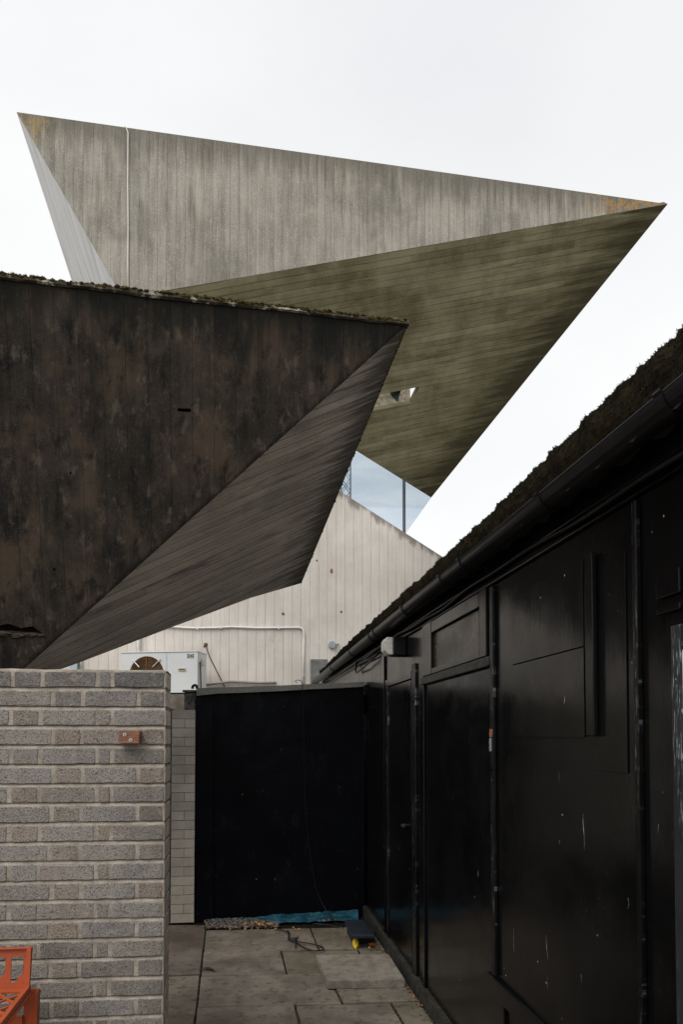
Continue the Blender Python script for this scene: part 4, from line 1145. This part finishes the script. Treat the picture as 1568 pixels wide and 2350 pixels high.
# high boarded window
wz0, wz1 = zz(975.5, 1553), zz(1118, 1352)
win = wallbox('window', 992, 1101, wz0 + .03, wz1 - .07, .001, .004, black_paint('painted_pane', (.02, .017, .014), .25, .6), bevel=0)
wallbox('frame_stile', 970.5, 990, wz0, wz1, .004, .022, M['black'], win); wallbox('frame_stile', 1102, 1117, wz0, wz1, .004, .022, M['black'], win)
wallbox('frame_rail', 990, 1102, wz1 - .065, wz1 - .002, .004, .020, M['black'], win); wallbox('frame_rail', 990, 1102, wz0, wz0 + .03, .004, .020, M['black'], win)
wallbox('sill', 966, 1119, wz0 - .045, wz0 - .004, .003, .026, plain('weathered_black_timber', (.022, .02, .018), .55, .8, 30, .4, .006, 120), win, bevel=.004)
# near window with white frame at the picture edge
nw = wallbox('window', 1585, 1800, 1.05, 1.76, .001, .004, plain('dark_pane', (.02, .025, .03), .08, .1, spec=.6), bevel=0)
wallbox('frame_stile', 1566, 1584, 1.02, 1.70, .004, .025, plain('white_gloss', (.62, .64, .68), .35, .12, 40, .5), nw, label='white painted window frame stile')
wallbox('frame_stile', 1543, 1565, .30, 1.76, .002, .03, black_paint('flaking_black', (.012, .013, .014), .35, 2.5, 1.5, edge=1.0), nw, label='flaking black outer window casing')
wallbox('head_moulding', 1510, 1565, 1.84, 1.90, .002, .012, M['black'], nw); wallbox('head_moulding', 1510, 1565, 1.80, 1.815, .002, .016, M['black'], nw)
# rusty patch where paint has come off the batten
m = MB(); 
ru = plain('bare_rusty_patch', (.17, .07, .035), .8, .5, 60); 
wallbox('bare_patch', 1123.5, 1130, zz(1127, 1690), zz(1127, 1672), .0165, .0178, ru, bevel=0, label='bare rust red patch of timber where black paint has flaked')
wallbox('bare_patch', 1123, 1128, zz(1127, 1722), zz(1127, 1692), .0165, .0175, plain('bare_grey_patch', (.16, .17, .18), .8, .4, 60), bevel=0, label='bare pale grey patch of timber where black paint has flaked')
# long paint scratches seen in the photo
chipm = plain('white_scratch', (.20, .215, .23), .7, .3, 80)
def z7(x, y): return (1066.3 + .32 * x, 1756.2 + .32 * y)
m = MB()
for pts_ in ([(853, 345, .4), (850, 400, 1.6), (856, 460, 1.6), (860, 520, .5), (861, 605, .3)], [(585, 1210, .4), (590, 1300, .9), (600, 1400, .7)], [(594, 1510, .4), (597, 1610, .5)], [(354, 1155, .4), (352, 1260, .7), (356, 1340, .5)],
             [(679, 40, .35), (679, 128, .35)], [(1173, 945, .4), (1180, 990, .6), (1172, 1025, .5)], [(680, 530, .4), (680, 560, .4)], [(838, 1490, .4), (839, 1550, .4)], [(1395, 415, .5), (1386, 485, .3)]):
    L0, L1 = [], []
    dense = []
    for a_, b_ in zip(pts_, pts_[1:]):
        for q in range(5):
            f_ = q / 5; dense.append((a_[0] + (b_[0] - a_[0]) * f_ + random.uniform(-1.2, 1.2), a_[1] + (b_[1] - a_[1]) * f_, (a_[2] + (b_[2] - a_[2]) * f_) * random.uniform(.25, 1.2)))
    dense.append((pts_[-1][0], pts_[-1][1], .05))
    for x, y, wd in dense:
        s_, z_ = SUV(*z7(x, y), .0012); L0.append(SP(s_ - wd * .0017, .0012, z_)); L1.append(SP(s_ + wd * .0017, .0012, z_))
    m = MB()
    for i in range(len(L0) - 1): m.face([L0[i], L0[i + 1], L1[i + 1], L1[i]])
    m.build('paint_scratch', chipm, shed)
for pts_ in (((722, 1265, .6), (718, 1300, 1), (716, 1320, .5)),):
    L0, L1 = [], []
    for x, y, wd in pts_:
        s_, z_ = SUV(1066.3 + .32 * x, 1191.7 + .32 * y, .0062); L0.append(SP(s_ - wd * .002, .0062, z_)); L1.append(SP(s_ + wd * .002, .0062, z_))
    m = MB()
    for i in range(len(L0) - 1): m.face([L0[i], L0[i + 1], L1[i + 1], L1[i]])
    m.build('paint_scratch', chipm, shed)
# cable under the eaves
def zA(x, y): return (689.9 + .32 * x, 1129 + .32 * y)
m = MB(); 
m.tube([SP(*[SUV(*zA(x, y), o)[0], o, SUV(*zA(x, y), o)[1]]) for x, y, o in ((590, 1080, .02), (560, 1150, .03), (500, 1210, .04), (440, 1265, .04), (400, 1292, .03), (395, 1270, .03), (402, 1222, .02), (380, 1228, .02), (330, 1265, .02), (270, 1310, .02), (215, 1340, .02))], .008, 7)
m.tube([SP(*[SUV(*zA(x, y), o)[0], o, SUV(*zA(x, y), o)[1]]) for x, y, o in ((560, 1150, .035), (480, 1200, .03), (410, 1235, .02))], .007, 7)
tag(m.build('cable', M['gutter'], smooth=True), 'thick black cable looping under the far end of the gutter', 'cable')
m = MB(); m.tube([SP(s_, .03 + .004 * math.sin(s_ * 5), 2.155 + .008 * math.sin(s_ * 3.1) + .004 * math.sin(s_ * 9)) for s_ in [S0 + (5.6 - S0) * k / 60 for k in range(61)]], .008, 7)
tag(m.build('cable', M['gutter'], smooth=True), 'black cable clipped along the shed wall just below the gutter', 'cable')

# bulkhead light
ls0, lz0_ = SUV(925, 1500); lu = SUV(932, 1480)[0]
ll = thing('bulkhead_light', SP(4.35, .0, 1.98), 'square bulkhead light with pale ribbed lens high on the black shed wall', 'wall light')
s0_, zt_ = SUV(897, 1464, .09); _, zb_ = SUV(897, 1503, .09)
sl0 = SUV(911, 1480, .05)[0]; wdt = .11
cs = SUV(893, 1484, .1)[0]; hz_ = (SUV(893, 1463, .1)[1] - SUV(893, 1504, .1)[1]) / 2; czl = (SUV(893, 1463, .1)[1] + SUV(893, 1504, .1)[1]) / 2
m = MB(); m.box(SP(cs - .065, .001, czl - hz_), SD * .13, SNn * .085, Vector((0, 0, 2 * hz_))); m.build('base', M['gutter'], ll, bevel=.006)
lens = G('ribbed_lens', .25, .5); lens.b.inputs['Transmission Weight'].default_value = .25; pz = lens.sep(lens.pos())[2]
rb = lens.math('SINE', lens.math('MULTIPLY', pz, 2 * math.pi / .008))
lens.out((.62, .60, .55), lens.bump(rb, .002, .8))
m = MB()
h_ = hz_ * .96
prof_ = [(.086, -h_), (.115, -h_), (.14, -h_ * .45), (.14, h_ * .6), (.125, h_), (.086, h_)]
m.prism([SP(cs - .06, o, czl + z_) for o, z_ in prof_], SD * .12)
m.build('lens', lens.m, ll, bevel=.006)

# ================================================================== GROUND THINGS
# loose slab
m = MB(); sz = .055
s4 = [atZ(724.6, 2187.8, sz), atZ(892.5, 2187.8, sz), atZ(930, 2245.8, sz), atZ(752.2, 2248, sz)]
m.prism(s4, (0, 0, -.05), (.0, 0, 0))
o = m.build('loose_slab', mortar_mat('slab_concrete', (.12, .106, .088), (.23, .205, .172)), bevel=.004)
tag(o, 'loose square concrete paving slab lying on the paving against the shed kerb', 'slab')
# black box with lid
m = MB(); bz = .115
# footprint from the front bottom edge
f0, f1 = atZ(806, 2166, 0.004), atZ(851, 2163, 0.004)
bd_ = (f1 - f0).normalized(); bb = Vector((-bd_.y, bd_.x, 0)); bb = (SD * .3).copy()
bxw = (f1 - f0).length + .03
box = thing('junction_box', (f0 + f1) / 2 + bb * .5, 'low black plastic box with overhanging lid on the paving in the far corner', 'box')
m.prism([f0 + bd_ * .015, f0 + bd_ * bxw, f0 + bd_ * bxw + bb, f0 + bd_ * .015 + bb], (0, 0, .085)); m.build('body', plain('black_box', (.010, .012, .016), .5, .3), box, bevel=.004)
lt = [atZ(791, 2109, .115), atZ(833, 2109, .115), atZ(860, 2142.5, .115), atZ(807, 2142.5, .115)]
m = MB(); m.prism(lt, (0, 0, -.028)); m.build('lid', plain('black_lid', (.014, .017, .023), .45, .2), box, bevel=.006)
# yellow leaf leaning against it
def leafmesh(name, L_, Wd, curl, mat, seed=0):
    m = MB(); n = 6; rr = random.Random(seed); edge = []
    rowsl = []
    for i in range(n + 1):
        t = i / n; w_ = Wd * math.sin(math.pi * min(1, t * .96 + .02)) ** .7 * (1 + .25 * rr.uniform(-1, 1)); x = (t - .5) * L_
        z = curl * (math.cos((t - .5) * 2.2) - .6) * L_
        rowsl.append([Vector((x, -w_ / 2, z + w_ * .35)), Vector((x, 0, z)), Vector((x, w_ / 2, z + w_ * .3 * rr.uniform(.3, 1.4)))])
    for i in range(n):
        for k in range(2): m.face([rowsl[i][k], rowsl[i + 1][k], rowsl[i + 1][k + 1], rowsl[i][k + 1]])
    return m
ylm = plain('yellow_leaf', (.62, .44, .02), .5, .25, 25, .3, .002, 60)
m = MB()
yc = atZ(816.5, 2176, .0); up_ = Vector((0, .35, 1)).normalized()
rw = []
for i in range(9):
    t = i / 8; w_ = .022 * math.sin(math.pi * (t * .93 + .04)) ** .55
    rw.append([yc + up_ * (.006 + .072 * t) + Vector((w_ * c_, -.012 * (1 - c_ * c_), 0)) for c_ in (-1, -.5, 0, .5, 1)])
for i in range(8):
    for k in range(4): m.face([rw[i][k], rw[i][k + 1], rw[i + 1][k + 1], rw[i + 1][k]])
m.tube([yc + up_ * .006, yc + Vector((0, .0, -.0)), yc + Vector((.012, -.03, .002))], .0016, 5)
tag(m.build('leaf', ylm, smooth=True), 'bright yellow leaf propped upright against the black box', 'leaf')
# blue tarpaulin
def tarpm():
    g = G('blue_tarpaulin', .32, .5); p = g.pos(); n = g.noise(p, 9, 5); 
    c = g.mix(g.rng(n, .35, .7), (.006, .038, .058), (.022, .105, .145)); c = g.mix(g.math('MULTIPLY', g.rng(g.noise(p, 30, 5), .58, .7), .6), c, (.12, .10, .08))
    return g.out(c, g.bump(g.noise(p, 40, 4), .004, 1))
m = MB(); nu, nv = 110, 10
tpz = []
for i in range(nu + 1):
    u = 486 + (822 - 486) * i / nu; row = []
    base = atZ(u, 2113 - 12 * i / nu, 0)
    big = max(0, min(1, (u - 585) / 45)); hgt = .008 + big * (.024 + .014 * mnoise.noise(Vector((u * .02, 0, 0))) + (.012 if u > 740 else 0))
    for k in range(nv + 1):
        t = k / nv
        y_ = bL.y - .03 + (base.y - bL.y) * 0 - .15 * t * (.35 + .65 * big) + .01
        z_ = hgt * (1 - t) ** .8 + .010 + .016 * mnoise.noise(Vector((u * .06, t * 3, 4))) * (1 - abs(t - .5)) + .008 * abs(mnoise.noise(Vector((u * .17, t * 7, 1))))
        y_ += .022 * mnoise.noise(Vector((u * .05, t * 2, 7))) + bdir.y / bdir.x * (base.x - bL.x)
        row.append(Vector((base.x, y_, max(.004, z_))))
    tpz.append(row)
for i in range(nu):
    for k in range(nv): m.face([tpz[i][k], tpz[i + 1][k], tpz[i + 1][k + 1], tpz[i][k + 1]])
tag(m.build('tarpaulin', tarpm()), 'crumpled strip of blue plastic sheet along the foot of the black end wall', 'tarpaulin')
# gravel
m = MB()
for i in range(900):
    u = random.uniform(470, 640); v = random.uniform(2108, 2131) - (u - 470) * .02
    if v > 2131 - (abs(u - 560) / 130) ** 2 * 6: continue
    p = atZ(u, v, .006); r_ = random.uniform(.004, .011)
    g1 = random.random()
    m.blob(p + Vector((0, 0, random.uniform(0, .012))), r_, (1.2, 1, .7), .5, 1, (g1, g1, g1), seed=i)
def gravm():
    g = G('gravel', .9, .2); r, a_, b_ = g.sep(g.attr()); c = g.mix(r, (.05, .04, .032), (.20, .17, .14)); return g.out(c)
tag(m.build('gravel', gravm()), 'strip of small grey brown gravel and grit at the foot of the black wall', 'gravel', kind='stuff')
# litter specks in the joints and along the kerb
m = MB()
for i in range(420):
    if i % 3:
        s_ = random.uniform(2.6, 5.3); p = SP(s_, .035 + abs(random.gauss(0, .035)), .004)
    else:
        j = random.choice([mainj, joints[0][0], joints[2][0], joints[3][0], joints[3][1]]); t = random.random()
        p = atZ(j[0][0] + (j[1][0] - j[0][0]) * t, j[0][1] + (j[1][1] - j[0][1]) * t, -.002)
    m.blob(p, random.uniform(.002, .0055), (1.5, 1, .5), .6, 1, (random.random(),) * 3, seed=i)
def litm():
    g = G('litter', .9, .2); r, a_, b_ = g.sep(g.attr()); c = g.mix(r, (.022, .016, .011), (.11, .065, .038)); return g.out(c)
tag(m.build('litter', litm()), 'scattered brown grit and leaf crumbs in the paving joints and along the shed kerb', 'litter', kind='stuff')
# dead leaves, each its own object
lms = [plain('leaf_brown', (.17, .065, .025), .7, .4, 30), plain('leaf_orange', (.38, .15, .03), .65, .35, 30), plain('leaf_ochre', (.42, .27, .06), .65, .35, 30), plain('leaf_dark', (.06, .03, .02), .7, .4, 30)]
protos = []
cnames = ['brown', 'orange', 'ochre', 'dark']
def put_leaf(u, v, z, size, mi, shape, label, group):
    m = leafmesh('leaf', 1, .5, .25, None, seed=shape)
    key = (mi, shape)
    if key not in leafcache:
        o = m.build('leaf', lms[mi], origin=(0, 0, 0)); leafcache[key] = o
    else:
        o = leafcache[key].copy(); COL.objects.link(o)
    o.location = atZ(u, v, z); o.scale = (size, size, size); o.rotation_euler = (random.uniform(-.5, .5), random.uniform(-.5, .5), random.uniform(0, 6.28))
    tag(o, label, 'leaf', group)
leafcache = {}
for i in range(26):   # heap by the gravel
    mi = random.choice((0, 1, 2, 2, 0))
    u, v = random.gauss(597, 14), random.gauss(2119, 4)
    put_leaf(u, v, .018 + random.random() * .02, random.uniform(.022, .042), mi, random.randrange(4), 'small %s dead leaf in the heap beside the gravel strip' % cnames[mi], 'dead leaves heaped by the gravel')
for i in range(13):
    mi = random.choice((0, 1, 1))
    put_leaf(random.gauss(856, 7), random.gauss(2167, 5), .014 + random.random() * .02, random.uniform(.02, .04), mi, random.randrange(4), 'small %s dead leaf in the clump at the corner of the black box' % cnames[mi], 'dead leaves clumped by the black box')
for i in range(16):
    mi = random.choice((0, 0, 1, 3)); t = random.random()
    put_leaf(925 + t * 55, 2252 + t * 72, .01, random.uniform(.012, .03), mi, random.randrange(4), 'small %s dead leaf lying along the shed kerb' % cnames[mi], 'dead leaves along the shed kerb')
for i in range(10):
    mi = random.choice((1, 2, 2))
    put_leaf(random.uniform(505, 700), 2130 + random.uniform(-2, 2), .012, random.uniform(.015, .03), mi, random.randrange(4), 'small %s dead leaf at the edge of the gravel and blue sheet' % cnames[mi], 'dead leaves along the gravel edge')
for (u, v, sz_, mi, lb) in ((757, 2110, .05, 0, 'curled brown leaf resting on the blue plastic sheet'), (672, 2127, .03, 2, 'ochre leaf beside the black cable knot'), (777, 2143, .022, 3, 'dark curled leaf on the green slab left of the black box'), (713, 2207, .012, 0, 'tiny brown leaf standing left of the loose slab'), (776, 2270, .03, 1, 'orange leaf caught in the joint below the loose slab'), (712, 2295 + 47, .018, 1, 'tiny orange leaf near the bottom edge on the front slab'), (865, 2137, .03, 2, 'ochre leaf behind the black box against the kerb')):
    put_leaf(u, v, .04 if v == 2110 else .01, sz_, mi, random.randrange(4), lb, None)
# feather-like dark leaf on the left slab
m = MB(); n = 8; rw = []
for i in range(n + 1):
    t = i / n; c = atZ(456 + 36 * t, 2224 - 5 * math.sin(math.pi * t) + 1.5, .006); w_ = .020 * math.sin(math.pi * (t * .9 + .05)) ** .8 * (.4 + t)
    rw.append([c + Vector((0, w_, .004)), c + Vector((0, 0, .007)), c - Vector((0, w_, -.004))])
for i in range(n):
    for k in range(2): m.face([rw[i][k], rw[i][k + 1], rw[i + 1][k + 1], rw[i + 1][k]])
tag(m.build('feather', plain('dark_feather', (.025, .022, .02), .7, .3)), 'dark grey feather lying across the long joint in the paving', 'feather')
# black cable knot on the paving
def z8(x, y): return (627.2 + .2 * x, 2069.8 + .2 * y)
m = MB()
for P_ in ([(0, 270), (60, 300), (120, 318), (160, 330), (180, 370), (172, 410), (180, 430), (230, 440), (290, 470), (340, 505), (400, 535), (470, 550), (540, 548), (575, 535), (570, 510), (530, 492), (480, 480), (400, 462), (330, 452), (270, 440), (200, 425)],
           [(175, 415), (180, 370), (178, 330), (165, 310)], [(180, 415), (230, 405), (275, 405), (290, 390)], [(200, 432), (250, 425), (275, 410)], [(265, 430), (258, 470), (255, 515)],
           [(455, 245), (500, 240), (600, 250), (690, 262), (740, 282)]):
    m.tube([atZ(*z8(x, y), .012 + .003 * (i % 2)) for i, (x, y) in enumerate(P_)], .0048, 6)
tag(m.build('cable', plain('black_ground_cable', (.012, .011, .010), .5, .3), smooth=True), 'tangled black cable lying in a loop on the paving', 'cable')

# ================================================================== MOSS
def mossm(name, c0, c1, c2):
    g = G(name, .95, .1); r, a_, b_ = g.sep(g.attr()); p = g.pos()
    c = g.mix(r, c0, c1); c = g.mix(g.rng(g.noise(p, 40, 4), .5, .68), c, c2)
    return g.out(c, g.bump(g.noise(p, 350, 3, .7), .004, 1))
m = MB()
def tuft(m, c, r_, n, t, rr):
    for _ in range(n):
        d = Vector((rr.gauss(0, 1), rr.gauss(0, 1), abs(rr.gauss(0, .8)) + .1)).normalized()
        x = d.orthogonal().normalized() * r_ * .16; b_ = c + d * r_ * .6
        m.face([b_ - x, b_ + x, b_ + d * r_ * .65], None, t)
rr = random.Random(3)
nM = 1500
for i in range(nM):
    s_ = rr.random() * L; dens = mnoise.noise(Vector((s_ * 3.0, 2, 0)))
    if dens < -.3 and rr.random() < .6: continue
    r_ = rr.uniform(.004, .012) * (1 + .6 * max(0, dens))
    a = TL + td * s_ + Vector((0, 0, .012 + rr.uniform(-.012, .006))) + N1 * rr.uniform(-.03, .012)
    t_ = (rr.random(),) * 3
    m.blob(a, r_, (1.5, 1, .75), .5, 1, t_, seed=i); tuft(m, a, r_ * 1.15, 9, t_, rr)
# crumbs of moss down the right arris
e3 = (S - P1)
for i in range(150):
    t = rr.random() ** 1.6; a = P1 + e3 * t + N2 * .001 + e2 * rr.uniform(.0, .010)
    t_ = (rr.random() * .4,) * 3
    m.blob(a, rr.uniform(.002, .0055), (1, 1, 1.4), .6, 1, t_, seed=i)
tag(m.build('moss', mossm('canopy_moss', (.028, .02, .008), (.10, .078, .016), (.045, .028, .014))), 'brown and olive moss tufts along the top edge of the dark canopy', 'moss', kind='stuff')
m = MB()
sEnd = SUV(735, 1550, RX)[0]
smin = .7
ns_, np_ = 1500, 13
def mtop(q):
    z_ = 2.334 - .004 * q + .030 * max(0, min(1, (2.6 - q) / 1.2)) - .028 * max(0, min(1, (q - 6.2) / 1.2))
    return z_ + .012 * mnoise.noise(Vector((q * 3.1, 0, 0))) + .016 * mnoise.noise(Vector((q * 8, 3, 0))) + .010 * abs(mnoise.noise(Vector((q * 19, 5, 0))))
rows_ = []
for i in range(ns_ + 1):
    q = smin + (sEnd - smin) * i / ns_; row = []; zt_ = mtop(q); zl = zg + .012
    for k in range(np_ + 1):
        t = k / np_
        if t < .7: o_ = RX - .002 + .010 * math.sin(t / .7 * math.pi); z_ = zl + (zt_ - zl) * t / .7
        else: o_ = RX - (t - .7) / .3 * .10; z_ = zt_ + .004 * math.sin((t - .7) / .3 * math.pi)
        P_ = Vector((q * 1, t * .12, 0))
        cell = mnoise.cell_vector(P_ * 0)[0] * 0
        vd = mnoise.voronoi(Vector((q * 11, t * 2.2, 5)))[0]; vd2 = mnoise.voronoi(Vector((q * 34, t * 6, 2)))[0]
        dsp = .016 * (.55 - vd[0]) + .006 * (.5 - vd2[0]) + .004 * mnoise.noise(Vector((q * 90, t * 14, 1)))
        fall = min(1, t / .08) if t < .08 else 1
        if t < .7: o_ += dsp * fall; z_ += dsp * .5 * t
        else: z_ += dsp
        row.append(SP(q, o_, z_))
    rows_.append(row)
for i in range(ns_):
    cv = .5 + .5 * mnoise.noise(Vector((smin + (sEnd - smin) * i / ns_ * 6, 1, 1)))
    for k in range(np_):
        c_ = max(0, min(1, .45 + .5 * mnoise.noise(Vector((i * .06, k * .45, 3))) + .35 * mnoise.noise(Vector((i * .3, k * 1.1, 9)))))
        m.face([rows_[i + 1][k], rows_[i][k], rows_[i][k + 1], rows_[i + 1][k + 1]], None, (c_, c_, c_))
for _ in range(26000):
    fi = rr.random() ** 1.5 * ns_; i = int(fi); k = rr.randrange(2, np_ + 1)
    c = rows_[min(i, ns_)][k]; d = (SNn * rr.uniform(.1, 1) + Vector((0, 0, rr.uniform(-.2, 1))) + SD * rr.uniform(-.6, .6)).normalized()
    x = Vector((rr.gauss(0, 1), rr.gauss(0, 1), rr.gauss(0, 1))).cross(d).normalized() * rr.uniform(.0006, .0013); l_ = rr.uniform(.003, .0075)
    t_ = (rr.random() ** 1.3,) * 3; c = c + SD * rr.uniform(-.003, .003)
    m.face([c - x, c + x, c + d * l_], None, t_)
# inner body so that no light leaks between the clumps
tag(m.build('moss', mossm('roof_moss', (.004, .0036, .002), (.022, .016, .006), (.008, .006, .0035))), 'soft dark moss bulging over the gutter along the shed roof edge', 'moss', kind='stuff')
m = MB()
nn_ = 160
for i in range(nn_):
    a_, b_ = .7 + (sEnd - .7) * i / nn_, .7 + (sEnd - .7) * (i + 1) / nn_
    ta, tb = [2.262 + .012 * mnoise.noise(Vector((q * 2.2, 0, 0))) - (.02 if q > 5.9 else 0) for q in (a_, b_)]
    m.prism([SP(a_, RX - .012, zg + .024), SP(b_, RX - .012, zg + .024), SP(b_, RX - .012, tb), SP(a_, RX - .012, ta)], -SNn * .08)
m.build('eaves_filler', plain('mossy_felt', (.018, .016, .010), .95, .5, 30, .1, .006, 60), shed)
